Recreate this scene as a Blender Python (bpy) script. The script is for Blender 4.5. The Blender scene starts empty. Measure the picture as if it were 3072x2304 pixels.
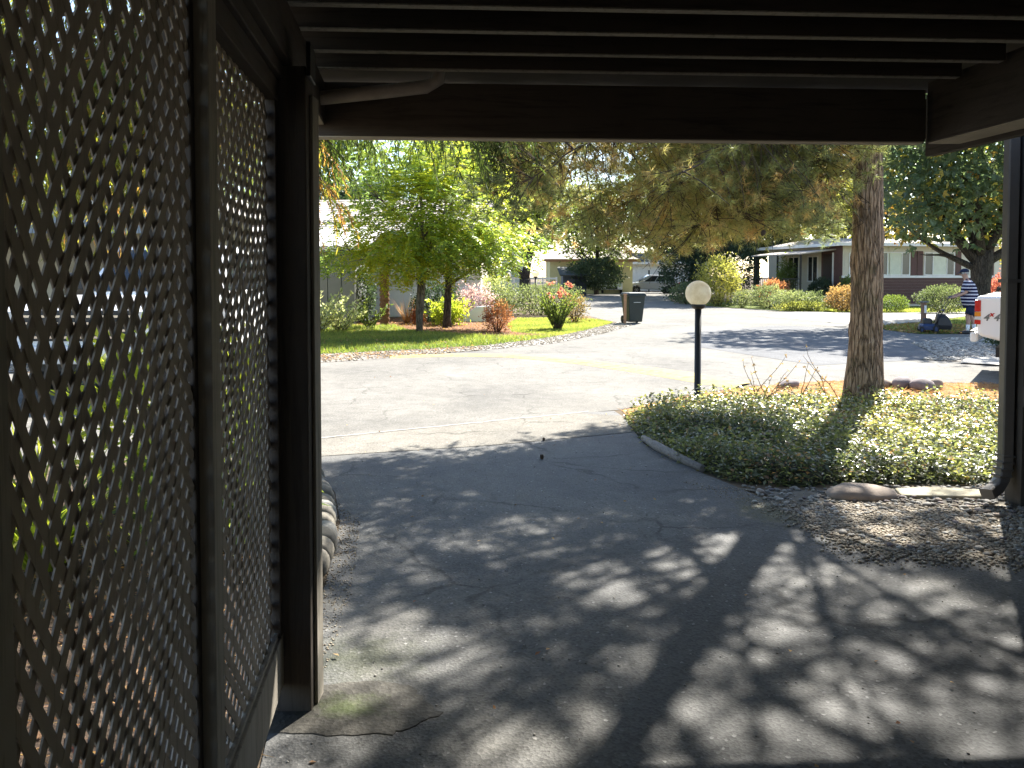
import bpy, bmesh, math, random
import numpy as np
from mathutils import Vector, Matrix

# ------------------------------------------------------------------ camera, sky, sun, exposure
SC = bpy.context.scene
COL = SC.collection
R = math.radians
cam_d = bpy.data.cameras.new('camera'); cam = bpy.data.objects.new('camera', cam_d); COL.objects.link(cam)
cam.location = (0, 0, 1.6); cam.rotation_euler = (R(88.0), 0, 0)
cam_d.sensor_width = 36.0; cam_d.lens = 36.0 * 0.751
cam_d.shift_y = -0.0798; cam_d.clip_start = 0.05; cam_d.clip_end = 900
SC.camera = cam
SUN_AZ, SUN_EL = R(30.0), R(43.0)          # azimuth measured from +Y towards +X
world = bpy.data.worlds.new('World'); SC.world = world; world.use_nodes = True
wn = world.node_tree; wn.nodes.clear()
sky = wn.nodes.new('ShaderNodeTexSky'); sky.sky_type = 'NISHITA'; sky.sun_disc = False
sky.sun_elevation = SUN_EL; sky.sun_rotation = SUN_AZ; sky.air_density = 1.0; sky.dust_density = 0.6; sky.ozone_density = 1.0
bg = wn.nodes.new('ShaderNodeBackground'); bg.inputs[1].default_value = 0.10
wo = wn.nodes.new('ShaderNodeOutputWorld')
wn.links.new(sky.outputs[0], bg.inputs[0]); wn.links.new(bg.outputs[0], wo.inputs[0])
sun_d = bpy.data.lights.new('sun', 'SUN'); sun_d.energy = 5.0; sun_d.angle = R(0.55); sun_d.color = (1.0, 0.95, 0.86)
sun = bpy.data.objects.new('sun', sun_d); COL.objects.link(sun); sun.location = (10, 20, 30)
sv = Vector((math.sin(SUN_AZ) * math.cos(SUN_EL), math.cos(SUN_AZ) * math.cos(SUN_EL), math.sin(SUN_EL)))
sun.rotation_euler = sv.to_track_quat('Z', 'Y').to_euler()
SC.view_settings.view_transform = 'Standard'; SC.view_settings.look = 'None'
SC.view_settings.exposure = 2.05; SC.view_settings.gamma = 1.0
SC.view_settings.use_curve_mapping = False
SC.render.engine = 'CYCLES'
SC.cycles.use_denoising = True
SC.cycles.max_bounces = 8; SC.cycles.diffuse_bounces = 6; SC.cycles.glossy_bounces = 3
SC.cycles.transmission_bounces = 5; SC.cycles.transparent_max_bounces = 8
SC.cycles.caustics_reflective = False; SC.cycles.caustics_refractive = False
SC.cycles.sample_clamp_indirect = 6.0

rng = np.random.default_rng(7)
rnd = random.Random(11)

# ------------------------------------------------------------------ helpers
ROOT = {}
def tag(o, label=None, cat=None, group=None, kind=None):
    if label: o['label'] = label
    if cat: o['category'] = cat
    if group: o['group'] = group
    if kind: o['kind'] = kind
    return o
def thing(name, label, cat, loc=(0, 0, 0), rz=0.0, group=None, world=True):
    o = bpy.data.objects.new(name, None); COL.objects.link(o)
    o.location = loc; o.rotation_euler = (0, 0, rz); o.empty_display_size = 0.2
    if world and rz == 0.0: ROOT[o.name] = np.array(loc, float)
    return tag(o, label, cat, group)
def _off(parent):
    if parent is None: return np.zeros(3)
    p = parent
    while p.parent is not None: p = p.parent
    return ROOT.get(p.name, np.zeros(3))
def link(name, me, mat, parent):
    o = bpy.data.objects.new(name, me); COL.objects.link(o)
    if mat is not None and not me.materials: me.materials.append(mat)
    if parent is not None: o.parent = parent
    return o
def smooth_me(me): me.polygons.foreach_set('use_smooth', [True] * len(me.polygons))
def fast(name, V, F, mat, parent=None, tint=None, smooth=False):
    V = np.asarray(V, float) - _off(parent); F = np.asarray(F, np.int32)
    n, k = F.shape
    me = bpy.data.meshes.new(name)
    me.vertices.add(len(V)); me.vertices.foreach_set('co', V.astype(np.float32).ravel())
    me.loops.add(n * k); me.loops.foreach_set('vertex_index', F.ravel())
    me.polygons.add(n); me.polygons.foreach_set('loop_start', np.arange(0, n * k, k, dtype=np.int32))
    if smooth: me.polygons.foreach_set('use_smooth', np.ones(n, bool))
    if tint is not None:
        a = me.attributes.new('tint', 'FLOAT', 'POINT'); a.data.foreach_set('value', np.asarray(tint, np.float32))
    me.update(calc_edges=True)
    return link(name, me, mat, parent)
class MB:
    def __init__(s): s.v = []; s.f = []; s.sm = []
    def add(s, V, F, smooth=False):
        b = len(s.v); s.v += [tuple(map(float, p)) for p in V]
        s.f += [tuple(b + i for i in f) for f in F]; s.sm += [smooth] * len(F); return s
    def box(s, x0, x1, y0, y1, z0, z1):
        V = [(x, y, z) for x in (x0, x1) for y in (y0, y1) for z in (z0, z1)]
        return s.add(V, [(0, 1, 3, 2), (4, 6, 7, 5), (0, 4, 5, 1), (2, 3, 7, 6), (0, 2, 6, 4), (1, 5, 7, 3)])
    def hexa(s, a, b):                      # two quads (bottom, top), each 4 points in the same order
        return s.add(list(a) + list(b), [(3, 2, 1, 0), (4, 5, 6, 7), (0, 1, 5, 4), (1, 2, 6, 5), (2, 3, 7, 6), (3, 0, 4, 7)])
    def beam(s, p, q, w, h, up=(0, 0, 1)):  # a bar of section w x h from p to q
        p = Vector(p); q = Vector(q); d = (q - p).normalized(); u = Vector(up); x = d.cross(u)
        if x.length < 1e-4: x = d.cross(Vector((1, 0, 0)))
        x.normalize(); u = x.cross(d)
        c = [(-1, -1), (1, -1), (1, 1), (-1, 1)]
        return s.hexa([p + x * (a * w / 2) + u * (b * h / 2) for a, b in c], [q + x * (a * w / 2) + u * (b * h / 2) for a, b in c])
    def tube(s, pts, rad, n=8, cap=True, smooth=True):
        P = [Vector(p) for p in pts]
        if not hasattr(rad, '__len__'): rad = [rad] * len(P)
        V = []; ref = None
        for i, p in enumerate(P):
            d = (P[min(i + 1, len(P) - 1)] - P[max(i - 1, 0)]).normalized()
            if ref is None: ref = d.orthogonal().normalized()
            x = (ref - d * ref.dot(d)); x = x.normalized() if x.length > 1e-5 else d.orthogonal().normalized(); ref = x
            y = d.cross(x)
            for k in range(n):
                a = 2 * math.pi * k / n; V.append(p + (x * math.cos(a) + y * math.sin(a)) * rad[i])
        F = [(i * n + k, i * n + (k + 1) % n, (i + 1) * n + (k + 1) % n, (i + 1) * n + k) for i in range(len(P) - 1) for k in range(n)]
        s.add(V, F, smooth)
        if cap:
            b = len(s.v) - len(V); s.f += [tuple(b + k for k in range(n - 1, -1, -1)), tuple(b + (len(P) - 1) * n + k for k in range(n))]; s.sm += [False, False]
        return s
    def lathe(s, prof, c=(0, 0, 0), n=16, axis='Z', smooth=True):
        V = []
        for r, z in prof:
            for k in range(n):
                a = 2 * math.pi * k / n; p = (r * math.cos(a), r * math.sin(a), z)
                if axis == 'X': p = (z, p[0], p[1])
                if axis == 'Y': p = (p[0], z, p[1])
                V.append((p[0] + c[0], p[1] + c[1], p[2] + c[2]))
        m = len(prof)
        F = [(i * n + k, i * n + (k + 1) % n, (i + 1) * n + (k + 1) % n, (i + 1) * n + k) for i in range(m - 1) for k in range(n)]
        s.add(V, F, smooth)
        b = len(s.v) - len(V); s.f += [tuple(b + k for k in range(n - 1, -1, -1)), tuple(b + (m - 1) * n + k for k in range(n))]; s.sm += [False, False]
        return s
    def loft(s, rings, smooth=True, cap=True):
        n = len(rings[0]); V = [p for r in rings for p in r]; m = len(rings)
        F = [(i * n + k, i * n + (k + 1) % n, (i + 1) * n + (k + 1) % n, (i + 1) * n + k) for i in range(m - 1) for k in range(n)]
        s.add(V, F, smooth)
        if cap:
            b = len(s.v) - len(V); s.f += [tuple(b + k for k in range(n - 1, -1, -1)), tuple(b + (m - 1) * n + k for k in range(n))]; s.sm += [False, False]
        return s
    def prism(s, poly, z0, z1):             # a flat outline (x, y) given thickness
        n = len(poly); V = [(x, y, z0) for x, y in poly] + [(x, y, z1) for x, y in poly]
        return s.add(V, [tuple(range(n - 1, -1, -1)), tuple(range(n, 2 * n))] + [(i, (i + 1) % n, n + (i + 1) % n, n + i) for i in range(n)])
    def side(s, poly, x0, x1):              # a side outline (y, z) extruded along x
        n = len(poly); V = [(x0, y, z) for y, z in poly] + [(x1, y, z) for y, z in poly]
        return s.add(V, [tuple(range(n)), tuple(range(2 * n - 1, n - 1, -1))] + [((i + 1) % n, i, n + i, n + (i + 1) % n) for i in range(n)])
    def build(s, name, mat, parent=None, bevel=0.0, seg=2, fix=True):
        off = _off(parent); me = bpy.data.meshes.new(name)
        me.from_pydata([(a - off[0], b - off[1], c - off[2]) for a, b, c in s.v], [], s.f)
        me.polygons.foreach_set('use_smooth', s.sm); me.update()
        if fix:
            bm = bmesh.new(); bm.from_mesh(me); bmesh.ops.recalc_face_normals(bm, faces=bm.faces); bm.to_mesh(me); bm.free()
        o = link(name, me, mat, parent)
        if bevel > 0:
            m = o.modifiers.new('bevel', 'BEVEL'); m.width = bevel; m.segments = seg; m.limit_method = 'ANGLE'; m.angle_limit = R(38)
        return o
def ico(rad=1.0, sub=1):
    bm = bmesh.new(); bmesh.ops.create_icosphere(bm, subdivisions=sub, radius=rad)
    V = np.array([v.co[:] for v in bm.verts]); F = np.array([[v.index for v in f.verts] for f in bm.faces]); bm.free(); return V, F
ICO1 = ico(1, 1); ICO2 = ico(1, 2); ICO3 = ico(1, 3)
def unit(a): return a / np.maximum(np.linalg.norm(a, axis=-1, keepdims=True), 1e-9)
def rdir(n): return unit(rng.normal(size=(n, 3)))
def lump(P, seed, k=1.0):                   # cheap smooth pseudo noise in -1..1
    r = np.random.default_rng(seed); s = np.zeros(len(P))
    for _ in range(6):
        d = r.normal(size=3) * k; s += np.sin(P @ d + r.uniform(0, 6.28))
    return s / 3.2

# ------------------------------------------------------------------ materials
def _nt(name):
    m = bpy.data.materials.new(name); m.use_nodes = True; nt = m.node_tree; nt.nodes.clear()
    out = nt.nodes.new('ShaderNodeOutputMaterial'); return m, nt, out
def N(nt, t, **kw):
    n = nt.nodes.new('ShaderNode' + t)
    for k, v in kw.items():
        if k.startswith('i_'):
            n.inputs[int(k[2:])].default_value = v
        else: setattr(n, k, v)
    return n
def ramp(nt, fac, stops, interp='LINEAR'):
    r = N(nt, 'ValToRGB'); r.color_ramp.interpolation = interp
    e = r.color_ramp.elements
    while len(e) < len(stops): e.new(0.5)
    for i, (p, c) in enumerate(stops):
        e[i].position = p; e[i].color = (c[0], c[1], c[2], 1) if hasattr(c, '__len__') else (c, c, c, 1)
    nt.links.new(fac, r.inputs[0]); return r.outputs[0]
def coords(nt, scale=(1, 1, 1), kind='Object'):
    t = N(nt, 'TexCoord'); mp = N(nt, 'Mapping'); mp.inputs['Scale'].default_value = scale
    nt.links.new(t.outputs[kind], mp.inputs[0]); return mp.outputs[0]
def noise(nt, vec, scale, detail=4, rough=0.6, dist=0.0):
    n = N(nt, 'TexNoise'); n.inputs['Scale'].default_value = scale; n.inputs['Detail'].default_value = detail
    n.inputs['Roughness'].default_value = rough; n.inputs['Distortion'].default_value = dist
    nt.links.new(vec, n.inputs['Vector']); return n.outputs['Fac']
def mixc(nt, fac, a, b, mode='MIX'):
    m = N(nt, 'MixRGB', blend_type=mode)
    for i, x in ((0, fac), (1, a), (2, b)):
        if isinstance(x, (int, float)): m.inputs[i].default_value = x if i == 0 else (x, x, x, 1)
        elif isinstance(x, tuple): m.inputs[i].default_value = (*x, 1)
        else: nt.links.new(x, m.inputs[i])
    return m.outputs[0]
def princ(nt, out, col, rough=0.6, spec=0.4, metal=0.0, bump=None, bstr=0.3, bdist=0.01):
    p = N(nt, 'BsdfPrincipled')
    if isinstance(col, tuple): p.inputs['Base Color'].default_value = (*col, 1)
    else: nt.links.new(col, p.inputs['Base Color'])
    if isinstance(rough, (int, float)): p.inputs['Roughness'].default_value = rough
    else: nt.links.new(rough, p.inputs['Roughness'])
    p.inputs['Specular IOR Level'].default_value = spec; p.inputs['Metallic'].default_value = metal
    if bump is not None:
        b = N(nt, 'Bump'); b.inputs['Strength'].default_value = bstr; b.inputs['Distance'].default_value = bdist
        nt.links.new(bump, b.inputs['Height']); nt.links.new(b.outputs[0], p.inputs['Normal'])
    nt.links.new(p.outputs[0], out.inputs[0]); return p
def plain(name, c, rough=0.6, var=0.18, scale=6.0, spec=0.4, metal=0.0, bstr=0.15, bscale=60.0, stretch=(1, 1, 1), bdist=0.004):
    m, nt, out = _nt(name); v = coords(nt, stretch)
    n1 = noise(nt, v, scale, 5, 0.65); n2 = noise(nt, v, bscale, 3, 0.6)
    col = ramp(nt, n1, [(0.25, tuple(x * (1 - var) for x in c)), (0.75, tuple(min(1, x * (1 + var)) for x in c))])
    princ(nt, out, col, rough, spec, metal, n2, bstr, bdist); return m
def wood(name, c, worn, axis='Z', rough=0.75, wear=0.55, bstr=0.5, dirt=0.5):
    m, nt, out = _nt(name); s = {'X': (0.7, 14, 14), 'Y': (14, 0.7, 14), 'Z': (14, 14, 0.7)}[axis]
    v = coords(nt, s); g = noise(nt, v, 2.2, 6, 0.7, 0.6); v2 = coords(nt); b = noise(nt, v2, 3.0, 4)
    col = ramp(nt, g, [(0.30, tuple(x * (1 - dirt) for x in c)), (0.5, c), (wear + 0.12, c), (wear + 0.24, worn)])
    col = mixc(nt, 0.55, col, ramp(nt, b, [(0.3, 0.55), (0.7, 1.0)]), 'MULTIPLY')
    princ(nt, out, col, rough, 0.25, 0, g, bstr, 0.004); return m
def leafmat(name, cols, trans=0.45, rough=0.5, boost=1.5, spec=0.4, tc3=(1.45, 1.42, 0.8)):
    m, nt, out = _nt(name); a = N(nt, 'Attribute', attribute_name='tint')
    k = len(cols); st = [(i / max(1, k - 1), c) for i, c in enumerate(cols)]
    col = ramp(nt, a.outputs['Fac'], st)
    p = N(nt, 'BsdfPrincipled'); nt.links.new(col, p.inputs['Base Color']); p.inputs['Roughness'].default_value = rough
    p.inputs['Specular IOR Level'].default_value = spec
    t = N(nt, 'BsdfTranslucent'); tc = mixc(nt, 1.0, col, (boost * tc3[0], boost * tc3[1], boost * tc3[2]), 'MULTIPLY'); nt.links.new(tc, t.inputs[0])
    mx = N(nt, 'MixShader'); mx.inputs[0].default_value = min(0.62, trans + 0.08)
    nt.links.new(p.outputs[0], mx.inputs[1]); nt.links.new(t.outputs[0], mx.inputs[2]); nt.links.new(mx.outputs[0], out.inputs[0]); return m
def asphalt(name, base, light, dark, crack=0.5, fine=240.0, moss=None, rough=0.7, spec=0.22, bst=0.6):
    m, nt, out = _nt(name); v = coords(nt)
    sp = noise(nt, v, fine, 2, 0.7); vo = N(nt, 'TexVoronoi'); vo.inputs['Scale'].default_value = fine * 0.45; nt.links.new(v, vo.inputs['Vector'])
    st = noise(nt, v, 0.55, 6, 0.62, 0.4); st2 = noise(nt, v, 5.0, 4, 0.6)
    col = ramp(nt, st, [(0.30, dark), (0.5, base), (0.72, light)])
    col = mixc(nt, 0.55, col, ramp(nt, st2, [(0.3, 0.72), (0.7, 1.15)]), 'MULTIPLY')
    agg = ramp(nt, vo.outputs['Color'], [(0.05, 0.55), (0.5, 0.95), (0.90, 1.1), (0.97, 2.6)])
    col = mixc(nt, 0.8, col, agg, 'MULTIPLY')
    wv = N(nt, 'MixRGB', blend_type='ADD'); wv.inputs[0].default_value = 0.35; nt.links.new(v, wv.inputs[1])
    nz = N(nt, 'TexNoise'); nz.inputs['Scale'].default_value = 2.5; nz.inputs['Detail'].default_value = 5; nt.links.new(v, nz.inputs['Vector']); nt.links.new(nz.outputs['Color'], wv.inputs[2])
    ce = N(nt, 'TexVoronoi', feature='DISTANCE_TO_EDGE'); ce.inputs['Scale'].default_value = 0.75; nt.links.new(wv.outputs[0], ce.inputs['Vector'])
    cl = ramp(nt, ce.outputs['Distance'], [(0.0, 0.0), (0.006, 0.15), (0.013, 1.0)])
    mk = ramp(nt, noise(nt, v, 0.9, 3), [(0.45, 0.0), (0.56, 1.0)])
    cm = mixc(nt, mk, 1.0, cl)
    cm = mixc(nt, crack, (1, 1, 1), cm)
    col = mixc(nt, 1.0, col, cm, 'MULTIPLY')
    if moss:
        for (cx, cy, rx, ry, c, amt) in moss:
            gx = N(nt, 'Mapping'); gx.inputs['Location'].default_value = (-cx / rx, -cy / ry, 0); gx.inputs['Scale'].default_value = (1 / rx, 1 / ry, 0)
            nt.links.new(N(nt, 'TexCoord').outputs['Object'], gx.inputs[0])
            ln = N(nt, 'VectorMath', operation='LENGTH'); nt.links.new(gx.outputs[0], ln.inputs[0])
            ad = N(nt, 'Math', operation='ADD'); nt.links.new(ln.outputs['Value'], ad.inputs[0])
            nn = N(nt, 'Math', operation='MULTIPLY'); nn.inputs[1].default_value = 2.2; nt.links.new(noise(nt, v, 11.0, 8, 0.75), nn.inputs[0]); nt.links.new(nn.outputs[0], ad.inputs[1])
            f = ramp(nt, _scale(nt, ad.outputs[0], 0.5), [(0.60, amt), (0.95, 0.0)])
            col = mixc(nt, f, col, c)
    hb = N(nt, 'Math', operation='ADD'); nt.links.new(sp, hb.inputs[0]); nt.links.new(vo.outputs['Distance'], hb.inputs[1])
    princ(nt, out, col, rough, spec, 0, hb.outputs[0], bst, 0.004); return m
def _scale(nt, s, k):
    n = N(nt, 'Math', operation='MULTIPLY'); n.inputs[1].default_value = k; nt.links.new(s, n.inputs[0]); return n.outputs[0]
def barkmat(name, a, b, c, sx=9.0, sz=2.2, bstr=1.0, moss=0.0):
    m, nt, out = _nt(name); v = coords(nt, (sx, sx, sz)); wv = N(nt, 'MixRGB', blend_type='ADD'); wv.inputs[0].default_value = 1.3
    nz = N(nt, 'TexNoise'); nz.inputs['Scale'].default_value = 1.5; nz.inputs['Detail'].default_value = 6; nt.links.new(v, nz.inputs['Vector'])
    nt.links.new(v, wv.inputs[1]); nt.links.new(nz.outputs['Color'], wv.inputs[2])
    e = N(nt, 'TexVoronoi', feature='DISTANCE_TO_EDGE'); e.inputs['Scale'].default_value = 1.6; nt.links.new(wv.outputs[0], e.inputs['Vector'])
    fl = noise(nt, coords(nt, (30, 30, 6)), 2.0, 5, 0.7); big = noise(nt, coords(nt), 2.5, 4)
    col = ramp(nt, fl, [(0.3, a), (0.5, b), (0.72, c)])
    col = mixc(nt, 1.0, col, ramp(nt, e.outputs['Distance'], [(0.0, 0.22), (0.04, 0.7), (0.12, 1.0)]), 'MULTIPLY')
    col = mixc(nt, 0.6, col, ramp(nt, big, [(0.3, 0.55), (0.65, 1.1)]), 'MULTIPLY')
    if moss: col = mixc(nt, ramp(nt, noise(nt, coords(nt), 4.0, 5), [(0.55, 0.0), (0.7, moss)]), col, (0.10, 0.13, 0.04))
    hb = N(nt, 'Math', operation='ADD'); nt.links.new(ramp(nt, e.outputs['Distance'], [(0.0, 0.0), (0.16, 1.0)]), hb.inputs[0]); nt.links.new(_scale(nt, fl, 0.4), hb.inputs[1])
    princ(nt, out, col, 0.85, 0.2, 0, hb.outputs[0], bstr, 0.03); return m
def glassy(name, c=(0.02, 0.025, 0.03), rough=0.06): 
    m, nt, out = _nt(name); princ(nt, out, c, rough, 0.6); return m
def car_paint(name, c, rough=0.25):
    m, nt, out = _nt(name); p = princ(nt, out, c, rough, 0.5); p.inputs['Coat Weight'].default_value = 0.6; p.inputs['Coat Roughness'].default_value = 0.05; return m

M_GROUND = plain('soil', (0.13, 0.10, 0.07), 0.95, 0.4, 1.2, 0.1, 0, 0.6, 30)
M_ROAD = asphalt('road_asphalt', (0.19, 0.182, 0.166), (0.235, 0.225, 0.206), (0.15, 0.145, 0.135), 0.30, 230, None, 0.9, 0.08, 0.4)
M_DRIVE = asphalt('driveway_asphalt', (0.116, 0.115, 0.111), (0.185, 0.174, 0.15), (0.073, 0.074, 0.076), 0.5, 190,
                  moss=[(-0.62, 3.15, 0.42, 0.32, (0.045, 0.055, 0.018), 0.5), (-0.72, 2.75, 0.45, 0.16, (0.035, 0.033, 0.025), 0.8), (1.75, 5.15, 0.35, 0.5, (0.12, 0.11, 0.035), 0.5)])
M_NEWSHADE = asphalt('new_and_shade_asphalt', (0.15, 0.152, 0.156), (0.18, 0.18, 0.18), (0.12, 0.122, 0.13), 0.0, 190, None, 0.9, 0.08, 0.4)
M_CONC = plain('concrete', (0.30, 0.285, 0.255), 0.85, 0.2, 3, 0.3, 0, 0.4, 120)
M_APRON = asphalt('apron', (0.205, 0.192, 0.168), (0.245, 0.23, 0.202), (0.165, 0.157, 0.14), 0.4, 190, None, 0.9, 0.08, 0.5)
M_OLDC = plain('old_mossy_concrete', (0.22, 0.20, 0.165), 0.9, 0.4, 10, 0.25, 0, 0.7, 60)
M_YELLOW = plain('yellow_paint', (0.36, 0.29, 0.135), 0.9, 0.42, 9, 0.08, 0, 0.4, 150)
M_PAINT = wood('dark_brown_paint', (0.085, 0.070, 0.058), (0.19, 0.165, 0.14), 'Z', wear=0.6)
M_PAINTX = wood('dark_brown_paint_across', (0.085, 0.070, 0.058), (0.20, 0.175, 0.145), 'X', wear=0.6)
M_PAINTY = wood('dark_brown_paint_along', (0.085, 0.070, 0.058), (0.20, 0.175, 0.145), 'Y', wear=0.6)
M_LATT = wood('taupe_lattice', (0.38, 0.325, 0.265), (0.48, 0.42, 0.35), 'Z', 0.8, 0.58, 0.4, 0.45)
M_TRIM = wood('weathered_trim', (0.33, 0.30, 0.25), (0.045, 0.04, 0.034), 'Z', 0.8, 0.5, 0.4, 0.5)
M_ROOFD = plain('roof_deck_wood', (0.05, 0.042, 0.036), 0.8, 0.3, 5)
M_PIPE = plain('painted_metal_pipe', (0.42, 0.37, 0.32), 0.5, 0.2, 12)
M_DSPOUT = plain('taupe_downspout', (0.115, 0.10, 0.088), 0.4, 0.1, 8)
M_WALLB = wood('taupe_siding', (0.105, 0.092, 0.08), (0.14, 0.125, 0.11), 'Z', 0.7, 0.6, 0.2, 0.2)
M_PEB = plain('river_pebble', (0.20, 0.185, 0.165), 0.75, 0.45, 3.0, 0.35, 0, 0.2, 60)
M_ROCK = plain('field_rock', (0.27, 0.22, 0.18), 0.85, 0.35, 5.0, 0.25, 0, 0.6, 40)
M_ROCKP = plain('purple_grey_rock', (0.20, 0.17, 0.17), 0.85, 0.35, 5.0, 0.25, 0, 0.6, 40)
M_PINEB = barkmat('pine_bark', (0.20, 0.13, 0.08), (0.40, 0.275, 0.18), (0.56, 0.42, 0.29), 15, 1.7, 1.0, 0.35)
M_BARK = barkmat('dark_bark', (0.035, 0.028, 0.022), (0.075, 0.06, 0.048), (0.12, 0.10, 0.08), 9, 2.0, 0.8)
M_BARKL = barkmat('light_bark', (0.10, 0.08, 0.06), (0.19, 0.155, 0.12), (0.27, 0.22, 0.17), 14, 2.0, 0.6)
M_TWIG = plain('twig_brown', (0.075, 0.05, 0.033), 0.85, 0.3, 10)
M_PALMT = plain('palm_fibre', (0.16, 0.09, 0.055), 0.95, 0.5, 30, 0.1, 0, 1.0, 60)
M_MULCH = plain('bark_mulch', (0.20, 0.105, 0.06), 0.95, 0.45, 14, 0.1, 0, 0.8, 60, bdist=0.02)
M_STRAW = plain('needle_litter', (0.36, 0.21, 0.10), 0.95, 0.4, 12, 0.1, 0, 0.8, 70, bdist=0.02)
M_WHITE = car_paint('white_car_paint', (0.78, 0.78, 0.77))
M_SILVER = car_paint('silver_car_paint', (0.30, 0.32, 0.34), 0.3)
M_BLACKP = plain('black_plastic', (0.02, 0.02, 0.021), 0.5, 0.15, 20)
M_TYRE = plain('tyre_rubber', (0.018, 0.018, 0.018), 0.85, 0.2, 20)
M_RIM = plain('alloy_rim', (0.45, 0.45, 0.46), 0.35, 0.1, 10, 0.5, 0.7)
M_GLASS = glassy('dark_glass')
M_CHROME = plain('chrome_trim', (0.6, 0.6, 0.6), 0.15, 0.05, 5, 0.5, 1.0, 0.0)
M_RED = plain('red_lens', (0.45, 0.02, 0.015), 0.2, 0.1, 5)
M_AMBER = plain('amber_lens', (0.6, 0.22, 0.02), 0.2, 0.1, 5)
M_WLENS = plain('clear_lens', (0.6, 0.6, 0.58), 0.15, 0.1, 5)
M_GREY = plain('grey_paint', (0.16, 0.165, 0.155), 0.75, 0.12, 3)
M_CREAM = plain('cream_siding', (0.58, 0.54, 0.45), 0.7, 0.08, 3)
M_WPAINT = plain('white_paint', (0.74, 0.73, 0.70), 0.6, 0.06, 3)
M_BROWN = plain('brown_siding', (0.10, 0.052, 0.045), 0.7, 0.15, 4)
M_YWALL = plain('yellow_siding', (0.62, 0.56, 0.30), 0.7, 0.06, 3)
M_SHING = plain('pale_shingle', (0.58, 0.50, 0.45), 0.85, 0.3, 6, 0.3, 0, 0.5, 60)
M_METR = plain('white_metal_roof', (0.66, 0.62, 0.57), 0.45, 0.1, 6, 0.5, 0.1)
M_HROOF = plain('taupe_roof', (0.34, 0.30, 0.26), 0.85, 0.2, 6)
M_BLUEG = plain('blue_grey_fascia', (0.20, 0.235, 0.27), 0.6, 0.1, 4)
M_CURT = plain('pale_curtain', (0.62, 0.64, 0.52), 0.8, 0.1, 4)
M_DKROOF = plain('dark_roof', (0.06, 0.065, 0.06), 0.85, 0.2, 8)
M_IRON = plain('black_iron', (0.015, 0.015, 0.016), 0.5, 0.1, 8)
M_BLUE = plain('blue_plastic', (0.012, 0.03, 0.09), 0.4, 0.1, 8)
M_BIN = plain('dark_green_bin', (0.02, 0.028, 0.025), 0.5, 0.15, 6)
M_STAKE = plain('tan_wood_stake', (0.36, 0.19, 0.10), 0.8, 0.2, 10)
M_OPAL, _n, _o = _nt('opal_globe')
_v = coords(_n); _c = ramp(_n, noise(_n, _v, 9.0, 6, 0.7), [(0.3, (0.70, 0.64, 0.50)), (0.62, (0.90, 0.86, 0.74))])
_p = N(_n, 'BsdfPrincipled'); _n.links.new(_c, _p.inputs['Base Color']); _p.inputs['Roughness'].default_value = 0.3
_t = N(_n, 'BsdfTranslucent'); _n.links.new(_c, _t.inputs[0]); _x = N(_n, 'MixShader'); _x.inputs[0].default_value = 0.62
_n.links.new(_p.outputs[0], _x.inputs[1]); _n.links.new(_t.outputs[0], _x.inputs[2]); _n.links.new(_x.outputs[0], _o.inputs[0])

L_PINE = leafmat('pine_needles', [(0.10, 0.12, 0.075), (0.15, 0.165, 0.08), (0.215, 0.205, 0.09), (0.29, 0.245, 0.12), (0.36, 0.23, 0.12)], 0.5, 0.38, 2.0, 0.7, (1.40, 1.46, 0.95))
L_CEDAR = leafmat('cedar_sprays', [(0.022, 0.036, 0.016), (0.06, 0.09, 0.022), (0.16, 0.18, 0.03), (0.24, 0.12, 0.045)], 0.5, 0.6, 1.8)
L_YOUNG = leafmat('ash_leaves', [(0.07, 0.11, 0.06), (0.11, 0.16, 0.05), (0.20, 0.24, 0.045), (0.34, 0.32, 0.045)], 0.5, 0.38, 2.0, 0.6)
L_MAPLE = leafmat('maple_leaves', [(0.045, 0.075, 0.06), (0.075, 0.11, 0.08), (0.11, 0.135, 0.065), (0.30, 0.24, 0.05), (0.30, 0.15, 0.05)], 0.42, 0.42, 1.8)
L_IVY = leafmat('ivy_leaves', [(0.055, 0.07, 0.042), (0.09, 0.11, 0.06), (0.14, 0.155, 0.075), (0.21, 0.205, 0.09), (0.26, 0.16, 0.09)], 0.36, 0.27, 1.8, 0.6)
L_DARK = leafmat('dark_evergreen', [(0.025, 0.045, 0.032), (0.04, 0.065, 0.04), (0.065, 0.09, 0.05)], 0.3, 0.55, 1.5)
L_MID = leafmat('mid_green', [(0.05, 0.085, 0.03), (0.085, 0.12, 0.035), (0.13, 0.16, 0.04)], 0.42, 0.5, 1.7)
L_PALE = leafmat('pale_green', [(0.05, 0.07, 0.042), (0.095, 0.12, 0.07), (0.19, 0.21, 0.125)], 0.42, 0.5, 1.6)
L_YEL = leafmat('yellow_green', [(0.13, 0.145, 0.05), (0.22, 0.22, 0.07), (0.33, 0.30, 0.09)], 0.5, 0.5, 1.6)
L_ORANGE = leafmat('orange_leaves', [(0.11, 0.09, 0.055), (0.22, 0.14, 0.075), (0.31, 0.20, 0.11)], 0.45, 0.5, 1.5)
L_RED = leafmat('red_leaves', [(0.17, 0.075, 0.05), (0.32, 0.13, 0.08), (0.42, 0.22, 0.13)], 0.45, 0.5, 1.4)
L_PINK = leafmat('pink_bloom', [(0.36, 0.12, 0.12), (0.50, 0.19, 0.18), (0.58, 0.28, 0.25)], 0.4, 0.5, 1.2)
L_LILAC = leafmat('lilac_bloom', [(0.10, 0.12, 0.07), (0.40, 0.26, 0.40), (0.55, 0.42, 0.54)], 0.4, 0.5, 1.2)
L_VARI = leafmat('variegated_leaves', [(0.12, 0.16, 0.05), (0.42, 0.45, 0.28), (0.62, 0.62, 0.48)], 0.4, 0.45, 1.3)
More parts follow.
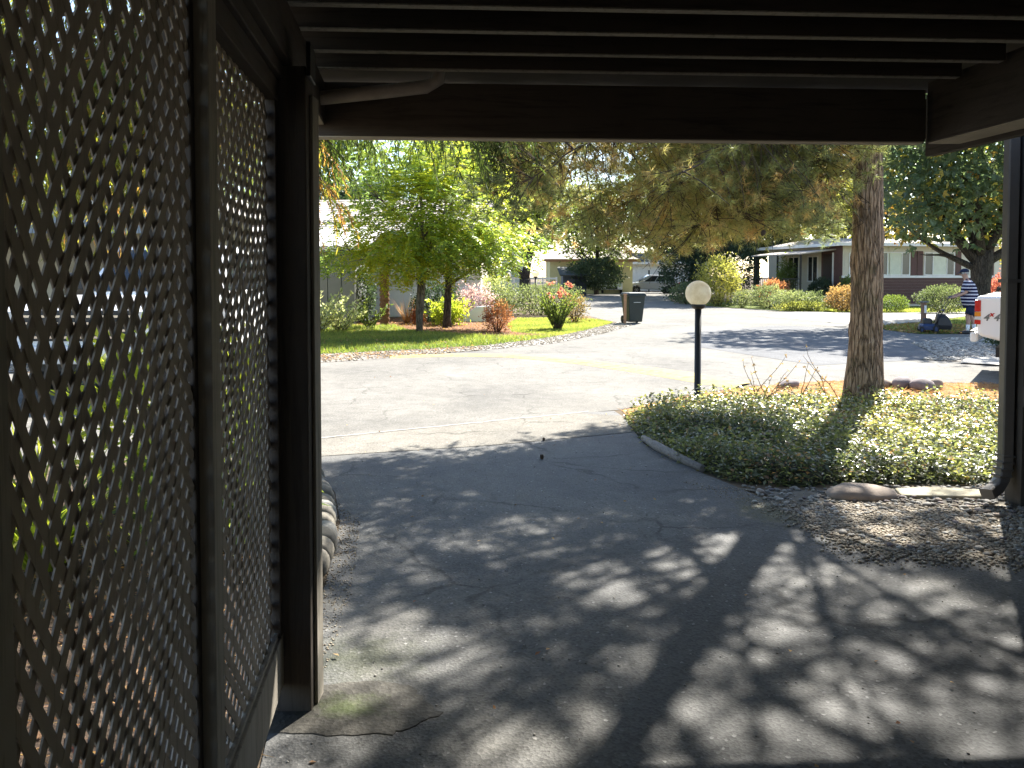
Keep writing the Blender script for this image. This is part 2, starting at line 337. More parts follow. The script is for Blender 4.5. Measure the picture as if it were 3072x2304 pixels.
L_GRASS = leafmat('lawn_grass', [(0.085, 0.12, 0.035), (0.155, 0.19, 0.05), (0.25, 0.26, 0.08)], 0.45, 0.5, 1.6)
L_DRYG = leafmat('dry_grass', [(0.20, 0.09, 0.05), (0.30, 0.16, 0.09), (0.38, 0.26, 0.15)], 0.4, 0.6, 1.3)
L_LITTER = leafmat('fallen_leaves', [(0.16, 0.09, 0.05), (0.30, 0.17, 0.08), (0.42, 0.28, 0.12), (0.20, 0.06, 0.03)], 0.25, 0.7, 1.2)
L_STRAP = leafmat('strap_leaves', [(0.14, 0.19, 0.03), (0.24, 0.28, 0.04), (0.36, 0.36, 0.07)], 0.5, 0.45, 1.6)

# ------------------------------------------------------------------ foliage makers
def kite(P, A, Nn, L, Wd, fold=0.2, mid=0.42):
    n = len(P); A = unit(A); S = unit(np.cross(A, Nn)); U = np.cross(S, A)
    L = np.broadcast_to(np.asarray(L, float), (n,))[:, None]; Wd = np.broadcast_to(np.asarray(Wd, float), (n,))[:, None]
    V = np.stack([P, P + A * L * mid + S * Wd / 2 + U * Wd * fold, P + A * L, P + A * L * mid - S * Wd / 2 + U * Wd * fold], 1).reshape(-1, 3)
    b = np.arange(n)[:, None] * 4
    F = np.concatenate([b + [0, 1, 2], b + [0, 2, 3]], 1).reshape(-1, 3)
    return V, F
def blades(P, A, L, Wd, bend=0.0):
    n = len(P); A = unit(A); S = unit(np.cross(A, rdir(n))); L = np.broadcast_to(np.asarray(L, float), (n,))[:, None]; Wd = np.broadcast_to(np.asarray(Wd, float), (n,))[:, None]
    V = np.stack([P - S * Wd / 2, P + S * Wd / 2, P + A * L], 1).reshape(-1, 3)
    return V, np.arange(3 * n).reshape(-1, 3)
def lobed(P, A, Nn, L):                       # a palmate leaf: three kites from one base
    n = len(P); A = unit(A); S = unit(np.cross(A, Nn)); Vs = []; Fs = []; o = 0
    for ang, k in ((0, 1.0), (0.95, 0.8), (-0.95, 0.8)):
        d = A * math.cos(ang) + S * math.sin(ang)
        V, F = kite(P, d, Nn, L * k, L * k * 0.5, 0.12); Vs.append(V); Fs.append(F + o); o += len(V)
    return np.concatenate(Vs), np.concatenate(Fs), 3
def clump_tint(P, seed, k=1.2, spread=0.28, bias=0.5): return np.clip(bias + 0.33 * lump(P, seed, k) + rng.normal(size=len(P)) * spread * 0.5, 0, 1)
def shell_pts(n, c, r, seed, inner=0.55, rough=0.22, k=2.2, zmin=None):
    d = rdir(n); rr = inner + (1 - inner) * rng.random(n) ** 0.6
    s = 1 + rough * lump(d * 3, seed, k)
    P = np.array(c) + d * np.array(r) * (rr * s)[:, None]
    if zmin is not None:
        keep = P[:, 2] > zmin; P = P[keep]; d = d[keep]
    return P, d
def shrub(name, label, c, r, n, leaf, mat, seed, cat='shrub', group=None, stem=True, rough=0.22, asp=0.5, bias=0.5, inner=0.45, up=0.3, k=2.2):
    """one bush: c is the ground point, r the three radii; leaves plus a few real stems"""
    t = thing(name, label, cat, c, group=group)
    ctr = (c[0], c[1], c[2] + r[2]); P, d = shell_pts(n, ctr, r, seed, inner, rough, k, c[2] + 0.02)
    m = len(P); A = unit(d * 0.7 + rdir(m) * 0.8 + np.array([0, 0, up])); V, F = kite(P, A, rdir(m) + d, leaf * rng.uniform(0.6, 1.3, m), leaf * asp * rng.uniform(0.7, 1.2, m))
    tn = np.repeat(clump_tint(P, seed, 2.0 / max(r), 0.35, bias), 4)
    fast('foliage', V, F, mat, t, tn)
    if stem:
        mb = MB()
        for i in range(7):
            a = i * 2.4 + seed; e = Vector((ctr[0] + math.cos(a) * r[0] * 0.6, ctr[1] + math.sin(a) * r[1] * 0.6, ctr[2] + r[2] * 0.35 * math.sin(i * 1.7)))
            b = Vector((c[0] + math.cos(a) * r[0] * 0.12, c[1] + math.sin(a) * r[1] * 0.12, c[2] - 0.03)); q = b.lerp(e, 0.5) + Vector((0, 0, r[2] * 0.15))
            mb.tube([b, q, e], [0.022, 0.016, 0.007], 5)
        mb.build('stem', M_TWIG, t)
    return t
def path(p, d, L, n, droop, wig, r):
    p = Vector(p); d = Vector(d).normalized(); out = [p.copy()]
    for i in range(n):
        d = (d + Vector((r.uniform(-1, 1), r.uniform(-1, 1), r.uniform(-1, 1))) * wig + Vector((0, 0, -droop))).normalized()
        p = p + d * (L / n); out.append(p.copy())
    return out
def along(pts, t):
    t = max(0.0, min(0.9999, t)) * (len(pts) - 1); i = int(t); return pts[i].lerp(pts[i + 1], t - i), (pts[i + 1] - pts[i]).normalized()

# ------------------------------------------------------------------ ground, road, driveway
def sheet(name, poly, z, mat, label=None, kind='structure', grid=0):
    o = MB().add([(x, y, z) for x, y in poly], [tuple(range(len(poly)))]).build(name, mat, fix=False)
    me = o.data
    if me.polygons[0].normal.z < 0:
        me.flip_normals()
    return tag(o, label, None, None, kind)
sheet('ground', [(-400, -60), (400, -60), (400, 700), (-400, 700)], 0.0, M_GROUND, 'brown soil under the whole place')
ROAD = [(-30, -7.5), (-1.94, 7.44), (0.77, 8.87), (1.3, 9.1), (2.08, 9.99), (3.43, 11.03), (4.83, 11.6), (7.06, 11.3), (9.5, 11.4), (24, 12.5), (24, 13.9),
        (9.0, 13.7), (7.73, 14.49), (8.5, 15.4), (8.95, 16.6), (9.4, 18.0), (11.2, 19.6), (14, 20.0), (24, 20.4), (24, 20.9), (11.1, 20.9), (10.9, 22.5), (11.4, 24.2), (14.3, 26.6), (18, 30.3), (30, 36),
        (30, 39), (20, 33.6), (15.5, 32.6), (12.3, 34.2), (10.6, 38), (9.4, 44), (10.5, 52), (14, 63), (22, 70), (60, 78), (60, 82), (20, 75), (5, 70), (-30, 66), (-30, 61), (4.6, 60), (4.6, 50),
        (3.6, 41), (2.9, 32), (3.3, 27.5), (3.92, 24.8), (2.45, 20.9), (1.02, 18.05), (-0.55, 16.37), (-1.86, 15.33), (-2.68, 14.49), (-3.63, 13.95), (-9, 12.2), (-30, 6)]
sheet('road', ROAD, 0.004, M_ROAD, 'pale sunlit asphalt road curving away between the gardens')
DRIVE = [(-1.94, 7.44), (-1.50, 6.0), (-1.30, 5.6), (-1.11, 4.92), (-0.96, 3.9), (-0.92, 3.2), (-0.9, 2.9), (-0.55, 1.0), (-0.2, -6), (6, -6), (4.2, 4.0), (2.9, 4.27), (2.1, 4.34), (1.93, 5.0), (1.70, 5.73),
         (1.54, 6.13), (1.25, 7.24), (1.25, 8.67), (1.2, 9.0), (0.77, 8.87)]
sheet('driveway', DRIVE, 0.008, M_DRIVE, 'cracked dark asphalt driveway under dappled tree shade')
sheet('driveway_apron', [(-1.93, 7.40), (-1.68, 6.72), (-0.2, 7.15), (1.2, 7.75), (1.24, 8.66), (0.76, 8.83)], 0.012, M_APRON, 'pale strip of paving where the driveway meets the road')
sheet('new_and_shade_patch', [(4.9, 21.5), (4.2, 17.0), (5.4, 13.6), (7.70, 14.46), (8.47, 15.4), (8.92, 16.6), (9.37, 18.0), (11.15, 19.57), (10.9, 20.8), (10.85, 22.3), (8.5, 24.5)], 0.008, M_NEWSHADE, 'darker asphalt, newer at the right, coloured for maple shade at the left')  # newer asphalt at the right; elsewhere the darker colour stands for maple shade
sheet('home_driveway', [(11.45, 24.25), (14.3, 26.7), (18, 30.4), (30, 36.2), (30, 38.8), (20, 33.5), (15.6, 32.5), (12.5, 33.8), (9.9, 30)], 0.010, M_CONC, 'bright concrete driveway beside the brown and white home')
# seam between road and driveway: a raised ragged bead of concrete
mb = MB(); sp = [(-1.96, 7.43)] ; 
_a = np.array([-1.95, 7.42]); _b = np.array([0.9, 8.93])
pts = []
for i in range(40):
    q = _a + (_b - _a) * i / 39 + rng.normal(size=2) * 0.008; pts.append((q[0], q[1], 0.010))
V = []
for i, p in enumerate(pts):
    w0, w1 = rng.uniform(0.008, 0.022), rng.uniform(0.008, 0.022); V += [(p[0] + 0.47 * w0, p[1] - 0.88 * w0, 0.0155), (p[0] - 0.47 * w1, p[1] + 0.88 * w1, 0.0155)]
mb.add(V, [(2 * i, 2 * i + 2, 2 * i + 3, 2 * i + 1) for i in range(len(pts) - 1)])
tag(mb.build('road_seam', M_CONC), 'pale ragged seam line between driveway and road', None, None, 'structure')
# yellow speed bump
far = [(-2.4, 15.0), (-1.85, 15.36), (-0.9, 15.62), (-0.07, 15.51), (1.19, 14.73), (2.16, 13.66), (2.99, 12.56), (3.54, 11.3)]
near = [(-2.35, 14.75), (-1.81, 14.95), (-0.9, 15.1), (-0.07, 14.92), (1.12, 13.88), (2.0, 12.62), (2.72, 11.41), (3.1, 10.75)]
V = []; F = []
for a, b in zip(far, near):
    for t, z in ((0, 0.006), (0.25, 0.028), (0.5, 0.036), (0.75, 0.028), (1, 0.006)):
        V.append((a[0] + (b[0] - a[0]) * t, a[1] + (b[1] - a[1]) * t, z))
for i in range(len(far) - 1):
    for j in range(4): F.append((i * 5 + j, i * 5 + j + 1, (i + 1) * 5 + j + 1, (i + 1) * 5 + j))
tag(MB().add(V, F, True).build('speed_bump', M_YELLOW), 'long yellow painted speed bump crossing the road', 'speed bump')

def in_poly(P, poly):
    x, y = P[:, 0], P[:, 1]; ins = np.zeros(len(P), bool); j = len(poly) - 1
    for i in range(len(poly)):
        xi, yi = poly[i]; xj, yj = poly[j]
        c = ((yi > y) != (yj > y)) & (x < (xj - xi) * (y - yi) / (yj - yi + 1e-12) + xi); ins ^= c; j = i
    return ins
def scatter(poly, n):
    a = np.array(poly); lo, hi = a.min(0), a.max(0); P = lo + (hi - lo) * rng.random((n * 3, 2)); P = P[in_poly(P, poly)]; return P[:n]
def stones(name, poly, n, size, z, mat, label, flat=0.5, jit=0.0):
    P = scatter(poly, n); P = P + rng.normal(size=P.shape) * jit; v, f = ICO1; m = len(P); s = size * rng.uniform(0.5, 1.4, m)
    ang = rng.uniform(0, 6.28, m); sc = rng.uniform(0.7, 1.3, (m, 2))
    X = v[None, :, 0] * (s * sc[:, 0])[:, None]; Y = v[None, :, 1] * (s * sc[:, 1])[:, None]; Z = v[None, :, 2] * (s * flat)[:, None]
    V = np.stack([X * np.cos(ang)[:, None] - Y * np.sin(ang)[:, None] + P[:, :1], X * np.sin(ang)[:, None] + Y * np.cos(ang)[:, None] + P[:, 1:], Z + z + (s * flat * 0.5)[:, None]], -1).reshape(-1, 3)
    F = (f[None] + (np.arange(m) * len(v))[:, None, None]).reshape(-1, 3)
    return tag(fast(name, V, F, mat, None, np.repeat(rng.random(m), len(v)), True), label, None, None, 'stuff')
def stonemat(name, cols, rough=0.75):
    m, nt, out = _nt(name); a = N(nt, 'Attribute', attribute_name='tint'); k = len(cols)
    col = ramp(nt, a.outputs['Fac'], [(i / (k - 1), c) for i, c in enumerate(cols)])
    v = coords(nt); n1 = noise(nt, v, 90, 3); col = mixc(nt, 0.5, col, ramp(nt, n1, [(0.3, 0.7), (0.7, 1.2)]), 'MULTIPLY')
    princ(nt, out, col, rough, 0.4, 0, n1, 0.2, 0.003); return m
S_GRAVEL = stonemat('grey_gravel', [(0.12, 0.11, 0.10), (0.22, 0.21, 0.19), (0.32, 0.30, 0.26), (0.42, 0.40, 0.36)])
S_TAN = stonemat('tan_gravel', [(0.18, 0.14, 0.10), (0.30, 0.25, 0.18), (0.42, 0.36, 0.27)])
# gravel strip along the far garden
GRAV = [(-12, 11.5), (-3.63, 13.97), (-2.68, 14.5), (-1.86, 15.35), (-0.55, 16.39), (1.02, 18.07), (2.45, 20.92), (3.92, 24.82), (3.6, 26.2), (3.2, 25.2), (2.1, 22.2), (0.9, 19.6), (-0.6, 17.5), (-2.04, 16.5), (-4.1, 15.5), (-12, 13.2)]
sheet('gravel_strip', GRAV, 0.008, M_PEB, 'strip of grey gravel edging the far garden')
stones('gravel', GRAV, 15000, 0.021, 0.008, S_TAN, 'grey gravel chips along the far garden edge')
GR2 = [(7.75, 14.5), (8.5, 15.4), (8.95, 16.6), (9.4, 18.0), (11.2, 19.55), (14, 19.9), (14, 17.4), (11.4, 16.6), (9.9, 15.1), (9.0, 13.9)]
sheet('gravel_yard', GR2, 0.008, M_PEB, 'grey gravel yard behind the white pickup')
stones('gravel', GR2, 7000, 0.03, 0.008, S_GRAVEL, 'grey gravel spread beside the parked white pickup')
sheet('needle_bed', [(1.3, 9.05), (2.08, 9.9), (3.43, 10.98), (4.83, 11.55), (7.06, 11.25), (9.5, 11.35), (9.5, 8.2), (6.2, 8.4), (1.3, 8.6)], 0.006, M_STRAW, 'orange brown pine needle litter round the tree bed')
sheet('concrete_pad', [(8.1, 13.85), (8.75, 14.75), (12, 15.2), (12, 13.7), (8.7, 13.35)], 0.03, M_CONC, 'small white concrete pad in the gravel')
# lawns
LAWN1 = [(-9, 14.6), (-4.0, 15.45), (-2.04, 16.45), (-0.59, 17.45), (0.9, 19.55), (1.2, 20.3), (-0.3, 19.9), (-1.3, 20.7), (-3.0, 22.4), (-3.7, 24.3), (-9, 24.3)]
LAWN2 = [(1.25, 20.3), (2.1, 22.2), (3.2, 25.2), (3.45, 26.2), (3.2, 27.4), (2.4, 28.6), (0.2, 28.6), (-0.2, 24.5), (0.0, 21.6)]
MULCH = [(-3.75, 24.4), (-3.0, 22.45), (-1.3, 20.75), (-0.3, 19.95), (1.2, 20.3), (0.0, 21.55), (-0.2, 24.5), (0.2, 28.7), (-9, 29), (-9, 24.4)]
LAWN3 = [(11.15, 20.95), (14, 21.0), (20, 21.2), (24, 24), (24, 32), (18.1, 30.2), (14.4, 26.5), (11.5, 24.1), (10.95, 22.5)]
LAWN4 = [(10.4, 39), (12.3, 34.3), (15.5, 32.7), (20, 33.7), (30, 39), (30, 46), (10, 46)]
M_LAWNS = plain('lawn_soil', (0.09, 0.12, 0.025), 0.95, 0.3, 3, 0.1)
for nm, p, lab in (('lawn_rough', LAWN1, 'rough shaded grass of the far garden'), ('lawn_trim', LAWN2, 'bright trimmed lawn in front of the rose bush'),
                   ('lawn_island', LAWN3, 'grass island where the man is mowing'), ('lawn_home', LAWN4, 'green ground in front of the brown and white home')):
    sheet(nm, p, 0.010, M_LAWNS, lab)
sheet('mulch_bed', MULCH, 0.012, M_MULCH, 'brown bark mulch bed behind the young tree')
def grass(poly, n, h, w, mat, label, z=0.01, bias=0.5, tilt=0.5):
    P2 = scatter(poly, n); m = len(P2); P = np.c_[P2, np.full(m, z)]
    A = np.c_[rng.normal(size=(m, 2)) * tilt, np.ones(m)]
    hh = h * rng.uniform(0.5, 1.3, m) * (1 + 0.35 * lump(P, 5, 1.3))
    V, F = blades(P, A, hh, w); tn = np.repeat(clump_tint(P, 3, 0.8, 0.4, bias), 3)
    return tag(fast('grass', V, F, mat, None, tn), label, None, None, 'stuff')
grass(LAWN1, 34000, 0.10, 0.016, L_GRASS, 'rough long grass under the young tree', bias=0.45, tilt=0.7)
grass(LAWN2, 24000, 0.045, 0.014, L_GRASS, 'short bright grass round the rose bush', bias=0.75)
grass(LAWN3, 16000, 0.06, 0.018, L_GRASS, 'patchy grass round the mailbox post', bias=0.5)
grass([(12.5, 34.2), (15.5, 32.8), (20, 33.8), (24, 36.5), (20, 38.5), (12.5, 37)], 9000, 0.06, 0.03, L_GRASS, 'grass in front of the brown and white home', bias=0.6)
def litter(poly, n, size, label, z=0.02, mat=None):
    P2 = scatter(poly, n); m = len(P2); P = np.c_[P2, z + 0.02 * rng.random(m)]; A = np.c_[rng.normal(size=(m, 2)), rng.normal(size=m) * 0.2]
    V, F = kite(P, A, np.c_[rng.normal(size=(m, 2)) * 0.4, np.ones(m)], size * rng.uniform(0.5, 1.3, m), size * 0.6, 0.15)
    return tag(fast('fallen_leaves', V, F, mat or L_LITTER, None, np.repeat(rng.random(m), 4)), label, None, None, 'stuff')
litter(MULCH, 3500, 0.07, 'fallen leaves on the mulch bed')
litter([(10.9, 20.9), (14.5, 20.9), (14.5, 25.5), (12, 25), (10.9, 23)], 1800, 0.09, 'brown fallen leaves round the mailbox post')
litter(LAWN1, 1100, 0.08, 'scattered fallen leaves on the rough grass')
litter([(-4, 13.9), (-2.6, 14.5), (-0.6, 16.4), (-0.8, 17.2), (-2.4, 16), (-4, 15.2)], 500, 0.06, 'dry leaves gathered along the gravel strip')
litter(DRIVE, 170, 0.028, 'few dry leaves lying on the driveway', 0.012)
litter(ROAD[:12] + [(8, 14), (0, 15)], 90, 0.035, 'few dry leaves lying on the road', 0.008)
# needles strewn on the bed behind the ivy
P2 = scatter([(1.2, 8.8), (2.08, 9.85), (3.43, 10.9), (4.83, 11.5), (7.06, 11.2), (9.5, 11.3), (9.5, 8.4), (5.5, 8.8)], 16000); m = len(P2)
V, F = blades(np.c_[P2, 0.01 + 0.03 * rng.random(m)], np.c_[rng.normal(size=(m, 2)), rng.normal(size=m) * 0.25], 0.09, 0.006)
tag(fast('needle_litter', V, F, L_DRYG, None, np.repeat(rng.random(m), 3)), 'orange fallen pine needles behind the ivy bed', None, None, 'stuff')

# ------------------------------------------------------------------ carport
DX = -0.129                                  # the carport runs back along (DX, 1)
def cp(a, d, z): return (a + DX * d, d, z)
CP = thing('carport', 'dark brown wooden carport framing the view, with rafters and beams', 'carport', (0, 0, 0))
def run(a0, a1, d0, d1, z0, z1):             # a box that follows the carport's own direction
    return MB().hexa([cp(a0, d0, z0), cp(a1, d0, z0), cp(a1, d1, z0), cp(a0, d1, z0)], [cp(a0, d0, z1), cp(a1, d0, z1), cp(a1, d1, z1), cp(a0, d1, z1)])
def cross(x0, x1, d, th, z0, z1, sl=0.055):  # a board running across the carport
    P = lambda x, e, z: (x, d + e + sl * x, z)
    return MB().hexa([P(x0, 0, z0), P(x1, 0, z0), P(x1, th, z0), P(x0, th, z0)], [P(x0, 0, z1), P(x1, 0, z1), P(x1, th, z1), P(x0, th, z1)])
run(-0.515, -0.428, -5, 3.93, 2.345, 2.548).build('side_beam', M_PAINTY, CP, 0.004)
run(-0.53, -0.455, 0.3, 2.745, 2.29, 2.342).build('header_board', M_PAINTY, CP, 0.004)
cross(-0.98, 2.12, 3.855, 0.09, 2.287, 2.55).build('front_beam', M_PAINTX, CP, 0.005)
run(2.67, 2.84, -5, 4.02, 2.287, 2.60).build('side_beam', M_PAINTY, CP, 0.005)
run(2.85, 2.90, -5, 4.30, 2.26, 2.60).build('outer_trim_board', M_PAINTY, CP, 0.004)
for d in (0.3, 0.75, 1.2, 1.65, 2.10, 2.46, 2.755, 3.03, 3.325, 3.60):
    cross(-1.1, 2.50 - 0.129 * d + 0.12, d, 0.042, 2.555, 2.70).build('rafter', M_PAINTX, CP, 0.003); cross(-1.09, 2.49 - 0.129 * d + 0.12, d + 0.002, 0.038, 2.550, 2.5545).build('rafter_edge', M_TRIM, CP)
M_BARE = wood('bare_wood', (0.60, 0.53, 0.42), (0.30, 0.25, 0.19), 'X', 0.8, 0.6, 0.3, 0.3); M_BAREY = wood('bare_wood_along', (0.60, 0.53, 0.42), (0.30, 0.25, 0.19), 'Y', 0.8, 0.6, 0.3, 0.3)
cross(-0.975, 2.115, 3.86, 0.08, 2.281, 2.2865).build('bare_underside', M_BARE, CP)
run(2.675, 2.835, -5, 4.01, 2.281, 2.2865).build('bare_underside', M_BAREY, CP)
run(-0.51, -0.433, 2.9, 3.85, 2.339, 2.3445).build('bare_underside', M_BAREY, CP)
cross(-1.3, 2.75, 4.55, 0.045, 2.428, 2.665).build('fascia_board', M_PAINTX, CP, 0.004)
cross(-1.35, 3.45, 4.60, 0.10, 2.55, 2.66).build('gutter', M_PIPE, CP, 0.02)
mb = MB()
mb.add([(-1.4, -5.2, 2.71), (4.2, -5.2, 2.71), (3.5, 4.60 + 0.055 * 3.5, 2.71), (-1.4, 4.60 - 0.077, 2.71), (-1.4, -5.2, 2.78), (4.2, -5.2, 2.78), (3.5, 4.60 + 0.055 * 3.5, 2.78), (-1.4, 4.60 - 0.077, 2.78)],
       [(3, 2, 1, 0), (4, 5, 6, 7), (0, 1, 5, 4), (1, 2, 6, 5), (2, 3, 7, 6), (3, 0, 4, 7)])
mb.build('roof', M_ROOFD, CP)
MB().box(-0.862, -0.732, 2.752, 2.89, -0.02, 2.343).build('post', M_PAINT, CP, 0.006)
MB().box(-0.731, -0.7195, 2.80, 2.885, 0.0, 2.25).build('post_trim', M_TRIM, CP, 0.002)
run(-0.37, -0.355, 2.72, 2.86, 2.30, 2.42).build('post_bracket', M_IRON, CP, 0.002)
mb = MB(); mb.tube([(-1.02, 3.62, 2.415), (-0.62, 3.70, 2.475), (-0.415, 3.745, 2.51), (-0.36, 3.755, 2.54), (-0.345, 3.76, 2.69)], 0.033, 12)
mb.build('drain_pipe', M_PIPE, CP)
# posts and boards of the left screen
run(-0.62, -0.535, 0.82, 0.935, 0.0, 2.29).build('post', M_TRIM, CP, 0.004)
run(-0.533, -0.503, 0.80, 0.952, 0.0, 2.29).build('post_trim', M_TRIM, CP, 0.003)
run(-0.60, -0.500, 1.752, 1.784, 0.0, 2.29).build('post', M_PAINT, CP, 0.004)
for i in range(11):                          # solid boards behind the viewer
    run(-0.56, -0.53, -4.7 + i * 0.5, -4.22 + i * 0.5, 0.0, 2.34).build('unseen_wall_board', M_WALLB, CP, 0.003)
# unseen back wall added behind the viewer, cream so it bounces fill light inside
for i in range(14):
    MB().box(-0.1 + i * 0.32, 0.215 + i * 0.32, -4.9, -4.87, 0.0, 2.7).build('unseen_wall_board', M_CREAM, CP, 0.003)

# lattice screens: every slat is its own piece
def lattice(name, label, d0, d1, z0, z1, s0, ph):
    t = thing(name, label, 'lattice', cp(-0.508, d0, 0), group='lattice screens of the carport')
    Q = (d1 - d0) / ((s0 + 1) / 2); per = 0.072; w = 0.0275
    def dq(q): return d0 + s0 * q + (1 - s0) * q * q / (2 * Q)
    for fam in (-1, 1):
        k0 = int(math.floor((z0 - (Q if fam > 0 else 0)) / per)) - 1; k1 = int(math.ceil((z1 + (Q if fam < 0 else 0)) / per)) + 1
        for k in range(k0, k1 + 1):
            c = k * per + ph + rnd.uniform(-0.004, 0.004)
            qa, qb = 0.0, Q                  # z = fam*q + c
            lo, hi = ((z0 - c) / fam, (z1 - c) / fam) if fam > 0 else ((z1 - c) / fam, (z0 - c) / fam)
            qa = max(qa, lo); qb = min(qb, hi)
            if qb - qa < 0.02: continue
            m = max(3, int((qb - qa) / 0.12) + 2); mb = MB(); V = []; bow = rnd.uniform(-0.006, 0.006); ph2 = rnd.uniform(0, 6)
            for i in range(m):
                q = qa + (qb - qa) * i / (m - 1); wob = 0.0035 * math.sin(q * 5 + ph2 + k) + bow * math.sin(math.pi * i / (m - 1))
                bulge = 0.010 * math.sin(q / Q * math.pi) * math.sin(c * 1.7 + 1) 
                for side in (-1, 1):
                    qq = q + side * w / 2 * 0.7071 + wob * 0.5; zz = fam * q + c - fam * side * w / 2 * 0.7071 + wob
                    for off in ((0.0003, 0.0035) if fam < 0 else (-0.0035, -0.0003)):
                        V.append(cp(-0.508 + off + bulge, min(max(dq(qq), d0 - 0.02), d1 + 0.02), zz))
            F = []
            for i in range(m - 1):
                a, b = 4 * i, 4 * i + 4
                F += [(a + 1, b + 1, b + 3, a + 3), (a + 2, b + 2, b, a), (a, b, b + 1, a + 1), (a + 3, b + 3, b + 2, a + 2)]
            F += [(0, 1, 3, 2), (4 * m - 4, 4 * m - 2, 4 * m - 1, 4 * m - 3)]
            mb.add(V, F); mb.build('slat', M_LATT, t)
    return t
t1 = lattice('lattice_screen', 'large near lattice screen of crossed taupe slats at the left edge', 0.93, 1.748, 0.10, 2.26, 0.55, 0.0)
t2 = lattice('lattice_screen', 'framed lattice screen between the two dark posts', 1.80, 2.69, 0.30, 2.225, 0.96, 0.03)
for nm, args in (('bottom_rail', (-0.525, -0.475, 1.80, 2.75, 0.115, 0.305)), ('inner_rail', (-0.5, -0.485, 1.86, 2.74, 0.307, 0.325)), ('top_rail', (-0.525, -0.472, 1.86, 2.745, 2.215, 2.288))):
    run(*args).build(nm, M_TRIM if nm != 'top_rail' else M_PAINTY, t2, 0.003)
run(-0.53, -0.468, 1.785, 1.862, 0.02, 2.288).build('side_stile', M_TRIM, t2, 0.003)
run(-0.52, -0.476, 2.70, 2.746, 0.306, 2.214).build('side_stile', M_PAINT, t2, 0.003)
run(-0.528, -0.49, 0.955, 1.70, 0.02, 0.10).build('bottom_rail', M_TRIM, t1, 0.003)

# house wall at the right with downspout
HW = thing('house_corner', 'taupe house corner with corner boards at the right edge', 'house wall', (3.5, 5.35, 0))
def hw(a0, a1, d0, d1, z0, z1): return run(a0 + 0.69, a1 + 0.69, d0, d1, z0, z1)
hw(3.52, 3.72, -5, 5.36, 0.0, 2.75).build('wall', M_WALLB, HW)
hw(3.515, 3.62, 5.365, 5.39, 0.0, 2.75).build('corner_board', M_WALLB, HW, 0.003)
hw(3.485, 3.515, 5.24, 5.385, 0.0, 2.75).build('corner_board', M_WALLB, HW, 0.003)
for i in range(10): hw(3.505, 3.518, 5.20 - 0.4 * i - 0.06, 5.20 - 0.4 * i, 0.0, 2.75).build('batten', M_WALLB, HW, 0.002)
hw(3.48, 3.517, 2.0, 5.235, 0.70, 0.84).build('trim_board', M_WALLB, HW, 0.003)
hw(3.56, 7.0, -5, 5.36, 2.76, 2.86).build('roof', M_ROOFD, HW)
ds = thing('downspout', 'taupe metal downspout with its elbow kicked out over the pebbles', 'downspout', (3.42, 5.33, 0.0))
mb = MB(); P = [(3.445, 5.33, 2.74), (3.445, 5.33, 0.36), (3.435, 5.32, 0.26), (3.40, 5.30, 0.18), (3.345, 5.27, 0.13), (3.26, 5.23, 0.10)]
rings = []
for i, p in enumerate(P):
    p = Vector(p); d = (Vector(P[min(i + 1, 5)]) - Vector(P[max(i - 1, 0)])).normalized(); y = Vector((0.15, 0.98, 0)); y = (y - d * y.dot(d)).normalized(); x = y.cross(d)
    rings.append([p + x * a * 0.036 + y * b * 0.048 for a, b in ((-1, -0.8), (-0.8, -1), (0.8, -1), (1, -0.8), (1, 0.8), (0.8, 1), (-0.8, 1), (-1, 0.8))])
MB().loft(rings, False).build('pipe', M_DSPOUT, ds)
mb = MB()
for k in range(4):
    z = 0.34 - k * 0.045; mb.box(3.398 - k * 0.012, 3.485 - k * 0.012, 5.275 - k * 0.008, 5.375 - k * 0.008, z, z + 0.012)
mb.build('elbow_crimp', M_DSPOUT, ds)
MB().box(3.40, 3.50, 5.275, 5.385, 1.55, 1.575).build('strap', M_DSPOUT, ds)

# ------------------------------------------------------------------ near ground details
pe = thing('pipe_edging', 'row of grey concrete pipe segments edging the driveway', 'edging', (-1.2, 4.7, 0))
cen = [(-1.60, 6.05), (-1.44, 5.66), (-1.35, 5.36), (-1.27, 5.10), (-1.20, 4.84), (-1.13, 4.58), (-1.08, 4.30), (-1.06, 3.98), (-1.05, 3.62)]
cv = [Vector((x - 0.01, y, 0.045)) for x, y in cen]
for i in range(15):
    a, _d = along(cv, i / 15); b, _d = along(cv, (i + 1) / 15); r0 = rnd.uniform(0.075, 0.10); d = b - a; a = a + Vector((rnd.uniform(-0.015, 0.015), 0, rnd.uniform(-0.012, 0.012)))
    MB().tube([a + d * 0.03, a + d * 0.06, a + d * 0.16, a + d * 0.5, a + d * 0.84, a + d * 0.93, a + d * 0.96], [r0 * 0.55, r0 * 0.86, r0 * 1.0, r0 * 1.04, r0 * 0.98, r0 * 0.84, r0 * 0.55], 16).build('pipe_segment', M_CONC if i in (6, 9) else M_OLDC, pe)
# concrete footing slab at the post
poly = [(-1.0, 2.98), (-0.74, 2.93), (-0.52, 2.97), (-0.40, 2.93), (-0.335, 2.84), (-0.26, 2.745), (-0.33, 2.67), (-0.42, 2.615), (-0.62, 2.60), (-0.80, 2.63), (-1.0, 2.58)]
poly = [(x + (b[0] - x) * k / 5 + rnd.uniform(-0.012, 0.012), y + (b[1] - y) * k / 5 + rnd.uniform(-0.010, 0.010)) for (x, y), b in zip(poly, poly[1:] + poly[:1]) for k in range(5)]
tag(MB().prism(poly, -0.02, 0.0115).build('footing_slab', asphalt('footing', (0.065, 0.06, 0.05), (0.15, 0.14, 0.12), (0.03, 0.03, 0.026), 0.6, 130, moss=[(-0.6, 2.78, 0.22, 0.12, (0.05, 0.07, 0.015), 0.7)]), None, 0.003), 'broken mossy concrete footing slab at the foot of the dark post', 'slab')
